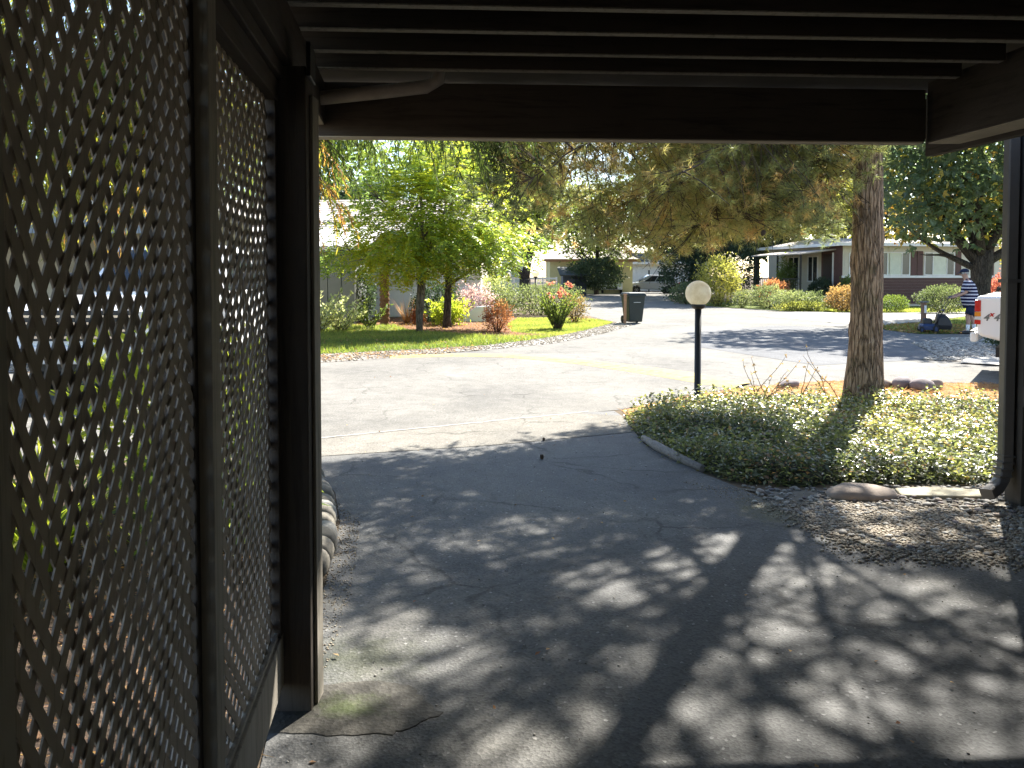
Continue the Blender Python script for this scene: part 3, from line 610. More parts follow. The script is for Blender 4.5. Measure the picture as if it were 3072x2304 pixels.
# ivy bed
IVY = [(1.27, 8.62), (1.24, 8.0), (1.27, 7.24), (1.40, 6.6), (1.56, 6.15), (1.74, 5.84), (2.1, 5.76), (2.6, 5.78), (3.2, 5.82), (3.75, 5.82), (5.2, 7.0), (6.0, 8.0), (5.8, 8.7), (5.2, 9.2), (4.2, 9.65), (2.9, 9.75), (2.0, 9.35)]
_iv = np.array(IVY)
def edge_dist(P):
    d = np.full(len(P), 9.0)
    for i in range(len(_iv)):
        a = _iv[i]; b = _iv[(i + 1) % len(_iv)]; ab = b - a; t = np.clip(((P - a) @ ab) / (ab @ ab), 0, 1); d = np.minimum(d, np.linalg.norm(P - (a + t[:, None] * ab), axis=1))
    return d
def ivy_h(P):
    d = edge_dist(P); h = 0.125 * np.clip(d / 0.26, 0, 1) ** 0.6
    return h * (1 + 0.30 * lump(np.c_[P, np.zeros(len(P))], 21, 2.6) + 0.16 * lump(np.c_[P, np.zeros(len(P))], 22, 7.0)) + 0.015
g = np.stack(np.meshgrid(np.arange(1.0, 6.8, 0.09), np.arange(5.5, 10.4, 0.09), indexing='ij'), -1); gs = g.shape[:2]; gp = g.reshape(-1, 2)
ins = in_poly(gp, IVY); hz = np.where(ins, np.maximum(ivy_h(gp) - 0.09, 0.012), -0.05); idx = np.arange(len(gp)).reshape(gs)
F = np.stack([idx[:-1, :-1], idx[1:, :-1], idx[1:, 1:], idx[:-1, 1:]], -1).reshape(-1, 4); keep = ins[F].sum(1) >= 2
tag(fast('ivy_mound', np.c_[gp, hz], F[keep], plain('ivy_shade_soil', (0.035, 0.038, 0.02), 0.95, 0.3, 8), None, None, True), 'low soil mound under the ivy', None, None, 'structure')
P2 = scatter(IVY, 40000); P2 = P2[(lump(np.c_[P2, np.zeros(len(P2))], 77, 3.0) + 0.5 * rng.random(len(P2))) > -0.75]; m = len(P2); hh = ivy_h(P2); lay = rng.random(m) ** 0.6
P = np.c_[P2 + rng.normal(size=(m, 2)) * 0.015, np.maximum(0.01, hh * (0.35 + 0.65 * lay) + rng.normal(size=m) * 0.012)]
ed = edge_dist(P2); A = np.c_[rng.normal(size=(m, 2)), rng.normal(size=m) * 0.45 - 0.05]
Nn = unit(np.c_[rng.normal(size=(m, 2)) * 0.45, np.ones(m)])
V, F = kite(P, A, Nn, 0.040 * rng.uniform(0.45, 1.6, m), 0.029 * rng.uniform(0.6, 1.3, m), 0.2)
tn = np.clip(0.38 + 0.2 * lump(P, 9, 2.0) + rng.normal(size=m) * 0.16 + 0.12 * (P2[:, 0] > 3.4), 0, 0.82); tn = np.where(rng.random(m) < 0.05 + 0.10 * (lump(P, 78, 2.4) > 0.55), 1.0, tn)
# sprigs standing above the mat
P3 = scatter(IVY, 700); m3 = len(P3); z3 = ivy_h(P3); Vs, Fs, Ts = [V], [F], [np.repeat(tn, 4)]; o = len(V)
for j in range(6):
    hj = z3 + 0.02 + 0.02 * j; Pj = np.c_[P3 + rng.normal(size=(m3, 2)) * 0.012, hj]; Vj, Fj = kite(Pj, np.c_[rng.normal(size=(m3, 2)), rng.normal(size=m3) * 0.4 + 0.2], rdir(m3) + [0, 0, 1.5], 0.045, 0.032, 0.2)
    Vs.append(Vj); Fs.append(Fj + o); o += len(Vj); Ts.append(np.repeat(np.clip(rng.normal(size=m3) * 0.18 + 0.5, 0, 1), 4))
tag(fast('ivy', np.concatenate(Vs), np.concatenate(Fs), L_IVY, None, np.concatenate(Ts)), 'dense glossy ivy ground cover round the pine trunk', None, None, 'stuff')
# wood edging log
tag(MB().tube([(1.27, 7.38, 0.03), (1.33, 6.95, 0.04), (1.42, 6.6, 0.035), (1.55, 6.2, 0.03)], [0.03, 0.042, 0.04, 0.03], 9).build('edging_log', plain('grey_driftwood', (0.22, 0.20, 0.18), 0.9, 0.4, 18, stretch=(4, 1, 4))), 'weathered grey log edging the ivy beside the driveway', 'log')
# pebble bed
PEB = [(1.70, 5.70), (1.93, 5.02), (2.10, 4.36), (2.9, 4.29), (4.2, 4.02), (4.2, 5.3), (3.55, 5.75), (2.6, 5.72), (2.1, 5.70)]
_pj = []
for i in range(len(PEB)):
    for k in range(6):
        t_ = k / 6; a_ = PEB[i]; b_ = PEB[(i + 1) % len(PEB)]; _pj.append((a_[0] + (b_[0] - a_[0]) * t_ + rnd.uniform(-0.09, 0.09), a_[1] + (b_[1] - a_[1]) * t_ + rnd.uniform(-0.07, 0.07)))
sheet('pebble_bed', _pj, 0.010, plain('dusty_grit', (0.15, 0.135, 0.11), 0.95, 0.35, 9, 0.15, 0, 0.5, 160), 'grit bed beside the house corner')
stones('gravel', [(1.85, 5.25), (2.02, 4.30), (2.9, 4.20), (4.1, 3.95), (4.1, 5.0), (2.4, 5.35)], 15000, 0.0095, 0.010, S_TAN, 'fine tan gravel between driveway and house corner', 0.6, 0.07)
stones('gravel', PEB, 1300, 0.016, 0.010, S_GRAVEL, 'small grey stones among the fine gravel', 0.55, 0.05)
PBM = []
for k in range(4):
    v, f = ICO2; q = v * np.array([1.0, 0.72, 0.42]); q = q * (1 + 0.12 * lump(v * 1.5, 60 + k, 1.0))[:, None]
    me = bpy.data.meshes.new('pebble'); me.from_pydata(q.tolist(), [], f.tolist()); smooth_me(me); me.materials.append([M_PEB, M_ROCK, M_ROCKP, M_PEB][k]); PBM.append(me)
stones('grit', DRIVE, 2600, 0.0042, 0.008, S_GRAVEL, 'loose grit scattered over the driveway', 0.7)
stones('grit', [(1.3, 5.9), (1.75, 4.9), (1.85, 4.2), (3.6, 3.9), (3.6, 4.4), (2.1, 4.6), (1.9, 5.6)], 1800, 0.0048, 0.008, S_TAN, 'loose gravel strayed onto the driveway edge', 0.7)
stones('grit', [(-1.35, 5.6), (-0.98, 4.9), (-0.8, 3.8), (-0.75, 3.0), (-1.0, 3.0), (-1.2, 4.9)], 1500, 0.0045, 0.008, S_TAN, 'loose soil grit beside the pipe edging', 0.7)
pb_root = bpy.data.objects['pebble_bed']
P2 = np.concatenate([scatter([(2.35, 5.68), (3.55, 5.72), (4.1, 5.2), (4.1, 4.35), (3.5, 4.75), (2.9, 5.2), (2.3, 5.4)], 190), scatter(PEB, 70)])
for i, (x, y) in enumerate(P2):
    o = bpy.data.objects.new('pebble', PBM[i % 4]); COL.objects.link(o); o.parent = pb_root; s = rnd.uniform(0.014, 0.036)
    o.location = (x, y, 0.012 + s * 0.25); o.scale = (s, s, s); o.rotation_euler = (rnd.uniform(-0.2, 0.2), rnd.uniform(-0.2, 0.2), rnd.uniform(0, 6.28))
def rock(name, label, loc, size, rz, seed, mat, cat='rock', group=None):
    v, f = ICO3; q = v * (1 + 0.16 * lump(v * 1.4, seed, 1.0) + 0.05 * lump(v * 5, seed + 1, 1.0))[:, None]; q = np.where(q[:, 2:3] < -0.3, np.c_[q[:, :2], np.full(len(q), -0.3)], q) * np.array(size)
    o = fast(name, q, f, mat, None, None, True); o.location = loc; o.rotation_euler[2] = rz; return tag(o, label, cat, group)
rock('flat_rock', 'wide flat tan stepping rock in front of the ivy', (2.52, 5.50, 0.03), (0.23, 0.15, 0.075), 0.1, 3, M_ROCK)
MB_ = MB().prism([(2.78, 5.44), (3.42, 5.40), (3.44, 5.58), (3.1, 5.66), (2.82, 5.62)], 0.0, 0.035); tag(MB_.build('splash_slab', plain('mossy_slab', (0.30, 0.27, 0.19), 0.9, 0.3, 8), None, 0.01), 'thin mossy concrete slab below the downspout', 'slab')
RK = [((5.25, 10.95, 0.05), (0.20, 0.12, 0.10), 'leftmost flat tan rock of the small rock pile behind the ivy'), ((5.52, 10.80, 0.06), (0.18, 0.13, 0.12), 'middle purple grey rock of the small rock pile'),
      ((5.66, 10.55, 0.07), (0.20, 0.14, 0.11), 'largest purple rock of the small pile behind the ivy'), ((5.9, 10.75, 0.05), (0.16, 0.12, 0.10), 'rightmost small rock of the rock pile'), ((3.95, 10.9, 0.04), (0.17, 0.1, 0.09), 'single dark rock left of the pine trunk')]
for i, (l, s, lab) in enumerate(RK): rock('rock', lab, l, s, i * 0.9, 10 + i, M_ROCKP if i in (1, 2, 4) else M_ROCK, 'rock', 'rocks behind the ivy')
for i, ((x, y), s, lab) in enumerate([((0.305, 7.35), 0.013, 'pine cone on the pale apron, farther of the two'), ((0.26, 6.62), 0.017, 'pine cone at the edge of the driveway shade, nearer of the two')]):
    t = thing('pine_cone', lab, 'pine cone', (x, y, 0.012), group='pine cones on the driveway')
    v, f = ICO2; q = v * np.array([1, 1, 1.25]) * s * (1 + 0.25 * np.sin(v[:, 2:3] * 14) * 0.5); fast('core', q + np.array([x, y, 0.012 + s]), f, M_TWIG, t)
    n = 60; zz = rng.uniform(-0.9, 0.9, n); an = np.arange(n) * 2.4; rr = np.sqrt(1 - zz ** 2); D = np.c_[np.cos(an) * rr, np.sin(an) * rr, zz]
    V, F = kite(D * s * 0.8 + np.array([x, y, 0.012 + s]), D + [0, 0, 0.5], D, s * 0.7, s * 0.6, 0.1); fast('scales', V, F, M_TWIG, t)

# ------------------------------------------------------------------ the pine with its low boughs
def bark_trunk(P, rad, n, seed, amp, flare=0.0):
    """a trunk of many facets with furrowed plates and knots"""
    P = [Vector(p) for p in P]; V = []; m = len(P)
    for i, p in enumerate(P):
        for k in range(n):
            a = 2 * math.pi * k / n; V.append((math.cos(a), math.sin(a), p.z))
    V = np.array(V); ang = np.arctan2(V[:, 1], V[:, 0]); z = V[:, 2]
    s = np.random.default_rng(seed); f = np.zeros(len(V))
    for j in range(9):
        k = s.integers(5, 17); f += np.abs(np.sin(k * 0.5 * ang + 1.6 * np.sin(z * s.uniform(1.5, 4) + s.uniform(0, 6)) + s.uniform(0, 6))) * s.uniform(0.5, 1)
    f = f / 9 - 0.45; g = lump(np.c_[V[:, :2] * 2.0, z * 2.2], seed + 3, 1.0)
    rr = np.repeat(np.array(rad), n) * (1 + amp * f + 0.035 * g)
    for j in range(7):                        # knots and old branch scars
        ka, kz = s.uniform(-3.1, 3.1), s.uniform(0.7, 3.4); da = np.angle(np.exp(1j * (ang - ka))); d2 = (da * 0.2 / 0.07) ** 2 + ((z - kz) / 0.075) ** 2
        rr += 0.028 * np.exp(-d2) - 0.02 * np.exp(-d2 * 5)
    X = np.repeat(np.array([p.x for p in P]), n); Y = np.repeat(np.array([p.y for p in P]), n)
    W = np.c_[X + V[:, 0] * rr, Y + V[:, 1] * rr, z]
    F = [(i * n + k, i * n + (k + 1) % n, (i + 1) * n + (k + 1) % n, (i + 1) * n + k) for i in range(m - 1) for k in range(n)]
    return W, np.array(F)
PX, PY = 4.32, 9.42
pine = thing('pine_tree', 'tall pine tree with furrowed brown trunk rising from the ivy', 'tree', (PX, PY, 0.05))
zs = list(np.arange(0.0, 4.4, 0.035)) + list(np.arange(4.5, 11.5, 0.5))
tp = [(PX + 0.03 * math.sin(z * 0.9), PY, z) for z in zs]; tr = [0.182 + 0.075 * math.exp(-z * 2.2) - 0.004 * min(z, 3) - 0.018 * max(0, z - 3.2) for z in zs]
W, F = bark_trunk(tp, tr, 72, 5, 0.20)
fast('trunk', W, F, M_PINEB, pine, None, True)
r = random.Random(5); mb = MB(); tufts = []; bpts = []
def ok_p(p): return p.y - 0.93 * p.z < 6.25 + 0.62 * (p.x - 0.536 * p.z + 1.45) + 0.25 * math.sin(p.x * 3.3)
def pine_bough(z, az, L, droop, el, nsub, dense=1.0):
    d = Vector((math.sin(az), math.cos(az), el)); pts = path((PX, PY, z), d, L, 9, droop, 0.10, r)
    pts = [p for p in pts if p.z > 1.95]
    for i_, p in enumerate(pts):
        if not ok_p(p): pts = pts[:i_]; break
    if len(pts) < 4: return
    mb.tube(pts, [0.024 * (1 - i / 10.5) + 0.003 for i in range(len(pts))], 6); bpts.extend([along(pts, q / 24)[0] for q in range(4, 25)])
    base = r.random()
    for k in range(nsub):
        t = 0.22 + 0.78 * (k + r.random()) / nsub; p, dd = along(pts, t)
        s = Vector((r.uniform(-1, 1), r.uniform(-1, 1), r.uniform(-0.55, 0.35))); sd = (dd * 0.7 + s).normalized()
        sl = r.uniform(0.45, 0.95) * (1.15 - 0.5 * t); sp = path(p, sd, sl, 5, 0.06, 0.16, r)
        if min(q.z for q in sp) < 1.84 or not ok_p(sp[-1]): continue
        mb.tube(sp, [0.009, 0.008, 0.007, 0.006, 0.005, 0.003], 4, cap=False)
        dead = r.random() < 0.10; tw = 0.9 if dead else min(0.78, max(0.0, 0.34 + 0.45 * (base - 0.5) + r.uniform(-0.2, 0.24)))
        nt_ = int((4 + sl * 6.5) * dense)
        for q in range(nt_):
            tt = (q + 0.5) / nt_; pp, d2 = along(sp, 0.12 + 0.88 * tt)
            o = Vector((r.uniform(-1, 1), r.uniform(-1, 1), r.uniform(-0.7, 0.8)))
            tufts.append((pp + o * 0.035, (d2 * 0.9 + o * 0.6), min(1, max(0, tw + r.uniform(-0.12, 0.12)))))
SIDE = R(-90)
for k in range(26):                            # low boughs sweeping left over the lawn side
    pine_bough(r.uniform(3.2, 4.4), SIDE + r.uniform(-0.6, 0.42), r.uniform(3.0, 5.4), r.uniform(0.05, 0.10), r.uniform(-0.02, 0.22), 22)
for k in range(18): pine_bough(r.uniform(2.8, 3.6), SIDE + r.uniform(-0.3, 0.6), r.uniform(2.0, 4.2), r.uniform(0.05, 0.10), 0.03, 20)
for k in range(58):                            # the crown above
    z = r.uniform(4.0, 9.5); pine_bough(z, r.uniform(-3.14, 3.14), r.uniform(2.2, 3.8) * (1.1 - 0.06 * (z - 4)), r.uniform(0.0, 0.05), 0.25, 15, 1.35)
for az, L in ((SIDE - 0.6, 3.2), (SIDE - 0.95, 3.4), (SIDE - 1.3, 3.0), (-2.9, 2.8), (2.6, 2.8)):
    pine_bough(r.uniform(4.3, 5.2), az, L, 0.02, 0.2, 14)
for k in range(14): pine_bough(r.uniform(4.4, 8.5), R(r.uniform(40, 165)), r.uniform(1.8, 3.6), r.uniform(0.0, 0.04), 0.22, 15, 1.5)
# fine hanging twigs, each grown from the nearest point of a bough
BP = np.array([p[:] for p in bpts]); nh = 0
while nh < 2100:
    x = r.uniform(-0.9, 4.15); y = r.uniform(7.7, 11.4); low = 1.98 + 0.16 * math.sin(x * 2.3 + 1) + 0.10 * math.sin(x * 6.1) + (0.45 * max(0, (x - 3.4)) if x > 3.4 else 0) + (0.5 * max(0, 0.4 - x)); z = r.uniform(low, 3.75)
    c = np.array([x, y, z]); d2 = ((BP - c) ** 2).sum(1); j = int(d2.argmin()); dd = math.sqrt(d2[j])
    if dd > 0.85 or not ok_p(Vector(c)): continue
    nh += 1; a = Vector(BP[j]); b = Vector(c); mid = a.lerp(b, 0.5) + Vector((r.uniform(-0.08, 0.08), r.uniform(-0.08, 0.08), r.uniform(-0.02, 0.10)))
    tw = 0.9 if r.random() < 0.15 else min(0.8, max(0.0, 0.36 + 0.30 * math.sin(x * 1.7 + z * 2.1) + r.uniform(-0.22, 0.25)))
    if dd > 0.05: mb.tube([a, mid, b], [0.005, 0.0045, 0.004], 3, cap=False)
    sp = path(b, Vector((r.uniform(-1, 1), r.uniform(-1, 1), r.uniform(-0.7, 0.5))), r.uniform(0.2, 0.42), 4, 0.03, 0.15, r); mb.tube(sp, [0.004, 0.0035, 0.003, 0.003, 0.002], 3, cap=False)
    for q in range(5):
        pp, d3 = along(sp, (q + 0.7) / 5); o = Vector((r.uniform(-1, 1), r.uniform(-1, 1), r.uniform(-0.7, 0.8))); tufts.append((pp + o * 0.02, d3 * 0.9 + o * 0.6, min(1, max(0, tw + r.uniform(-0.12, 0.12)))))
mb.build('branches', M_TWIG, pine, fix=False)
T = np.array([[*a, *b, c] for a, b, c in tufts if a.z > 1.86 + 0.12 * math.sin(a.x * 3.1) and not (a.x > 4.0 and a.z < 3.1)]); NN = 22
P = np.repeat(T[:, :3], NN, 0); D = unit(np.repeat(T[:, 3:6], NN, 0)); D = unit(D * 0.62 + rdir(len(P)) * 0.85)
V, F = blades(P, D, rng.uniform(0.07, 0.125, len(P)), 0.0052)
fast('needles', V, F, L_PINE, pine, np.repeat(np.repeat(T[:, 6], NN), 3))
v, f = ICO2; q = v * np.array([0.026, 0.026, 0.038]) * (1 + 0.12 * np.sin(v[:, 2:3] * 16)); cme = bpy.data.meshes.new('cone'); cme.from_pydata(q.tolist(), [], f.tolist()); cme.materials.append(M_TWIG)
for k in range(26):
    a = T[rng.integers(0, len(T)), :3]; o = bpy.data.objects.new('cone', cme); COL.objects.link(o); o.parent = pine; o.location = (a[0] - PX, a[1] - PY, a[2] - 0.05 - 0.06); o.rotation_euler = (rnd.uniform(-0.5, 0.5), rnd.uniform(-0.5, 0.5), 0)
# bare twiggy sprigs in front of the trunk
tw = thing('bare_shrub', 'thin bare twiggy shrub growing out of the ivy left of the trunk', 'shrub', (3.4, 9.2, 0.1)); mb = MB()
for k in range(16):
    p = (3.4 + r.uniform(-0.5, 0.7), 9.1 + r.uniform(-0.2, 0.4), 0.1); q = path(p, (r.uniform(-0.7, 0.7), r.uniform(-0.3, 0.3), 0.8), r.uniform(0.3, 0.7), 6, 0.03, 0.2, r); mb.tube(q, [0.006, 0.005, 0.005, 0.004, 0.003, 0.003, 0.002], 4)
mb.build('stem', M_TWIG, tw)
P = np.array([Vector(p) for p in mb.v])[rng.integers(0, len(mb.v), 260)]; V, F = kite(P, rdir(260) + [0, 0, 0.4], rdir(260), 0.03, 0.018); fast('foliage', V, F, L_ORANGE, tw, np.repeat(rng.random(260), 4))

# ------------------------------------------------------------------ weeping cedar at the left
CX, CY = -1.86, 6.45
cedar = thing('cedar_tree', 'cedar tree with drooping yellow green sprays behind the left post', 'tree', (CX, CY, 0))
W, F = bark_trunk([(CX, CY, z) for z in np.arange(0, 9, 0.15)], [0.14 + 0.05 * math.exp(-z * 2) - 0.011 * z for z in np.arange(0, 9, 0.15)], 20, 8, 0.06); fast('trunk', W, F, M_BARK, cedar, None, True)
r = random.Random(21); mb = MB(); sprays = []
def cedar_bough(z, az, L, droop, tint, dens=1.0):
    pts = path((CX, CY, z), (math.sin(az), math.cos(az), 0.12), L, 9, droop, 0.07, r)
    if not any(p.y < 5.3 and p.x > -1.6 for p in pts): mb.tube(pts, [0.022 * (1 - i / 10.5) + 0.003 for i in range(10)], 5)
    pts_ok = not any(p.y < 5.3 and p.x > -1.6 for p in pts)
    for k in range(int(L * 13 * dens)):
        if not pts_ok: break
        p, dd = along(pts, r.uniform(0.12, 1)); o = Vector((r.uniform(-1, 1), r.uniform(-1, 1), -0.25)); sp = path(p, dd * 0.6 + o * 0.8, r.uniform(0.35, 0.8), 6, 0.26, 0.12, r)
        if any(p.y < 5.3 and p.x > -1.6 for p in sp): continue
        t0 = min(1, max(0, tint + r.uniform(-0.2, 0.2)))
        sprays.append((sp, t0))
        mb.tube(sp, [0.004, 0.004, 0.003, 0.003, 0.003, 0.002, 0.002], 3, cap=False)
for k in range(44):
    z = r.uniform(2.7, 6.5); az = r.uniform(-3.14, 3.14)
    tint = 0.95 if r.random() < 0.2 else r.uniform(0.15, 0.75)
    if 0.15 < az < 2.2: 
        if z < 3.25: z = r.uniform(3.3, 6)
        cedar_bough(z, az, r.uniform(1.6, 2.6), 0.05, tint * 0.35 if tint < 0.9 else tint)
    else: cedar_bough(z, az, r.uniform(2.2, 4.2), r.uniform(0.05, 0.10), tint)
for az, z, L, tt in ((R(-5), 3.1, 1.5, 0.95), (R(12), 3.3, 1.7, 0.2), (R(30), 3.55, 2.2, 0.05), (R(45), 3.6, 2.6, 0.05), (R(62), 3.5, 2.4, 0.0), (R(52), 3.75, 2.9, 0.1), (R(20), 2.9, 0.9, 0.25), (R(75), 3.55, 2.0, 0.1), (R(8), 2.6, 0.9, 0.9)): cedar_bough(z, az, L, 0.075, tt, 1.5)
for az, z, L in ((R(-100), 3.3, 3.6), (R(-120), 3.1, 3.2), (R(-80), 3.5, 4.2), (R(-60), 3.2, 3.6), (R(-140), 3.0, 2.6), (R(-95), 2.8, 2.6), (R(-70), 2.9, 3.0), (R(-110), 3.6, 4.4)): cedar_bough(z, az, L, 0.06, 0.6, 1.4)
for k in range(20): cedar_bough(r.uniform(2.5, 4.8), R(r.uniform(-165, -55)), r.uniform(1.4, 3.6), r.uniform(0.04, 0.09), r.uniform(0.5, 0.82), 1.5)
mb.build('branches', M_TWIG, cedar, fix=False)
PP = []; DD = []; TT = []
for sp, t0 in sprays:
    for k in range(26):
        p, d = along(sp, (k + r.random()) / 26); PP.append(p + Vector((r.uniform(-1, 1), r.uniform(-1, 1), r.uniform(-1, 1))) * 0.012); DD.append(d * 0.8 + Vector((r.uniform(-1, 1), r.uniform(-1, 1), r.uniform(-1, 0.2))) * 0.7); TT.append(min(1, max(0, t0 + r.uniform(-0.12, 0.12))))
PP = np.array(PP); DD = np.array(DD); V, F = kite(PP, DD, rdir(len(PP)), rng.uniform(0.06, 0.12, len(PP)), 0.013, 0.05)
fast('sprays', V, F, L_CEDAR, cedar, np.repeat(np.array(TT), 4))

# ------------------------------------------------------------------ general tree maker
def tree(name, label, base, trunk, limbs, crown, n, leaf, mat, seed, bark=None, group=None, twigs=0, asp=0.5, bias=0.5, lob=False, hole=0.25, tint_fn=None, zmin=None, tk=0.6):
    """trunk: [(z, radius, dx, dy)]; limbs: [(z0, az, el, length, radius)]; crown: [(dx, dy, dz, rx, ry, rz)] blobs"""
    t = thing(name, label, 'tree', base, group=group); bx, by, bz = base; rr_ = random.Random(seed); mb = MB()
    mb.tube([(bx + q[2], by + q[3], bz + q[0]) for q in trunk], [q[1] for q in trunk], 12)
    mb.build('trunk', bark or M_BARK, t, fix=False)
    ml = MB(); tips = []
    for (z0, az, el, L, rad) in limbs:
        q0 = [q for q in trunk if q[0] <= z0 + 1e-6][-1]
        pts = path((bx + q0[2], by + q0[3], bz + z0), (math.sin(az) * math.cos(el), math.cos(az) * math.cos(el), math.sin(el)), L, 7, -0.02, 0.08, rr_)
        ml.tube(pts, [rad * (1 - i / 8.2) + 0.008 for i in range(8)], 8); tips.append(pts)
        for k in range(4):
            p, d = along(pts, 0.35 + 0.15 * k); s = path(p, d + Vector((rr_.uniform(-1, 1), rr_.uniform(-1, 1), rr_.uniform(-0.3, 0.7))), L * 0.45, 5, 0.0, 0.12, rr_); ml.tube(s, [rad * 0.4 * (1 - i / 6) + 0.005 for i in range(6)], 5); tips.append(s)
    if limbs: ml.build('limbs', bark or M_BARK, t, fix=False)
    Ps = []; tot = sum(c[3] * c[4] * c[5] for c in crown)
    for j, c in enumerate(crown):
        k = int(n * c[3] * c[4] * c[5] / tot); P, d = shell_pts(k, (bx + c[0], by + c[1], bz + c[2]), c[3:6], seed * 7 + j, 0.35, 0.22); Ps.append(P)
    P = np.concatenate(Ps); keep = lump(P, seed + 50, 2.6 / max(c[3] for c in crown) * 1.6) > -1.0 + hole * 2 - 0.35; P = P[keep]
    if zmin is not None: P = P[P[:, 2] > zmin]
    m = len(P)
    if twigs:                                 # pinnate sprays: every point becomes a twig carrying two rows of leaflets
        Dt = unit(rdir(m) * np.array([1, 1, 0.45]) + unit(P - np.array([bx, by, bz + crown[0][2]])) * 0.8 + [0, 0, -0.12]); S = unit(np.cross(Dt, [0, 0, 1.0])); Vs = []; Fs = []; Ts = []; o = 0; tb = clump_tint(P, seed, tk, 0.3, bias)
        for j in range(twigs):
            for sd in (-1, 1):
                q = P + Dt * (leaf * 0.42 * j) + np.array([0, 0, -0.010 * j * j * leaf * 3]); A = Dt * 0.45 + S * sd + np.array([0, 0, -0.25]) + rdir(m) * 0.22
                V, F = kite(q, A, rdir(m) * 0.5 + [0, 0, 1], leaf * rng.uniform(0.75, 1.15, m), leaf * asp, 0.12); Vs.append(V); Fs.append(F + o); o += len(V); Ts.append(np.repeat(np.clip(tb + rng.normal(size=m) * 0.12, 0, 1), 4))
        fast('crown', np.concatenate(Vs), np.concatenate(Fs), mat, t, np.concatenate(Ts))
    else:
        tb = tint_fn(P) if tint_fn else clump_tint(P, seed, tk, 0.3, bias); A = rdir(m) + [0, 0, -0.35]; Nn = rdir(m) + [0, 0, 0.9]
        if lob:
            V, F, c3 = lobed(P, A, Nn, leaf * rng.uniform(0.7, 1.2, m)[:, None][:, 0]); tn = np.tile(np.repeat(tb, 4), 3)
        else:
            V, F = kite(P, A, Nn, leaf * rng.uniform(0.6, 1.3, m), leaf * asp * rng.uniform(0.7, 1.2, m)); tn = np.repeat(tb, 4)
        fast('crown', V, F, mat, t, tn)
    return t
# young ash-like tree with twin stems and its dark stemmed neighbour
tree('young_tree', 'young leafy tree with two slender pale stems on the far lawn', (-2.62, 21.55, 0), [(0, 0.10, 0.03, 0), (0.6, 0.085, 0.0, 0), (1.6, 0.075, 0.06, 0), (3.2, 0.05, 0.1, 0.1), (4.8, 0.02, 0.0, 0.1)],
     [(0.1, 1.45, 1.40, 2.8, 0.07), (1.5, -1.4, 0.25, 2.6, 0.035), (1.8, 1.6, 0.3, 2.4, 0.035), (2.2, -0.6, 0.5, 2.2, 0.03), (2.6, 2.5, 0.5, 2.0, 0.03), (2.8, -2.3, 0.6, 2.0, 0.03), (1.9, -1.9, 0.15, 2.4, 0.03)],
     [(-0.2, 0, 3.3, 2.2, 1.8, 1.6), (-2.0, -0.3, 2.2, 1.2, 1.0, 0.5), (1.3, -0.2, 2.5, 1.35, 1.3, 0.95), (0.1, 0, 4.7, 1.5, 1.4, 1.0), (-0.4, -0.8, 2.1, 1.8, 1.0, 0.7)], 3000, 0.155, L_YOUNG, 31, M_BARKL, 'young trees on the far lawn', twigs=5, asp=0.40, bias=0.52, hole=0.24, tk=1.5)
tree('young_tree', 'young leafy tree with one dark stem in the mulch bed', (-1.98, 23.4, 0), [(0, 0.15, 0, 0), (0.3, 0.12, 0, 0), (1.5, 0.11, 0.06, 0), (3.0, 0.07, 0.1, 0.1), (4.8, 0.02, 0.2, 0.1)],
     [(1.3, 1.4, 0.45, 2.4, 0.05), (1.6, -1.2, 0.5, 2.2, 0.04), (2.0, 2.6, 0.5, 2.0, 0.03), (2.2, 0.3, 0.6, 2.0, 0.03)],
     [(0.2, 0, 3.6, 2.1, 1.6, 1.5), (1.4, 0, 2.6, 1.5, 1.3, 0.9), (0.2, 0.2, 5.0, 1.5, 1.3, 0.9)], 1900, 0.155, L_YOUNG, 33, M_BARK, 'young trees on the far lawn', twigs=5, asp=0.40, bias=0.68, hole=0.22, tk=0.9)
# maple behind the mowing man
def maple_light_tint(P): return np.clip(0.22 + 0.16 * lump(P, 4, 0.7) + 0.58 * np.clip((P[:, 1] - 27.0) / 3.2, 0, 1) * np.clip((7.0 - P[:, 2]) / 2.5, 0, 1) + rng.normal(size=len(P)) * 0.10 + np.where(rng.random(len(P)) < 0.05, 0.5, 0), 0, 1)  # light put into leaf tint: sky-reflecting blue-green front, backlit yellow low behind
tree('maple_tree', 'broad maple with dark forked trunk and leaves tinted for sky and backlight behind the man', (17.0, 27.9, 0), [(0, 0.46, 0, 0), (0.35, 0.36, 0, 0), (1.2, 0.32, 0, 0), (2.0, 0.37, 0.02, 0), (2.5, 0.34, 0.05, 0)],
     [(2.0, -1.25, 0.85, 3.8, 0.24), (2.2, -0.75, 1.25, 4.6, 0.22), (2.3, 0.3, 1.35, 5.0, 0.20), (2.2, 1.25, 0.95, 4.4, 0.24), (2.0, 1.5, 0.45, 3.6, 0.20), (2.4, 2.6, 0.9, 4.0, 0.16), (2.2, -2.5, 0.7, 3.6, 0.16), (1.8, -1.5, 0.35, 3.2, 0.13)],
     [(0.2, 0, 6.6, 4.6, 4.2, 3.4), (-2.4, -1.2, 4.3, 2.3, 2.3, 1.7), (2.6, -0.5, 4.5, 2.4, 2.4, 1.7), (0, 2.2, 4.3, 3.0, 1.6, 1.5), (-1.9, 0.6, 3.3, 1.4, 1.3, 0.6), (2.3, 1.5, 2.6, 1.0, 1.0, 0.9), (-4.0, -2.6, 7.6, 2.7, 2.7, 2.3), (-5.8, -0.6, 8.6, 2.3, 2.5, 1.9), (-3.6, -5.0, 7.4, 2.0, 2.2, 1.8)], 17500, 0.25, L_MAPLE, 41, M_BARK, lob=True, hole=0.30, tint_fn=maple_light_tint, tk=0.5)
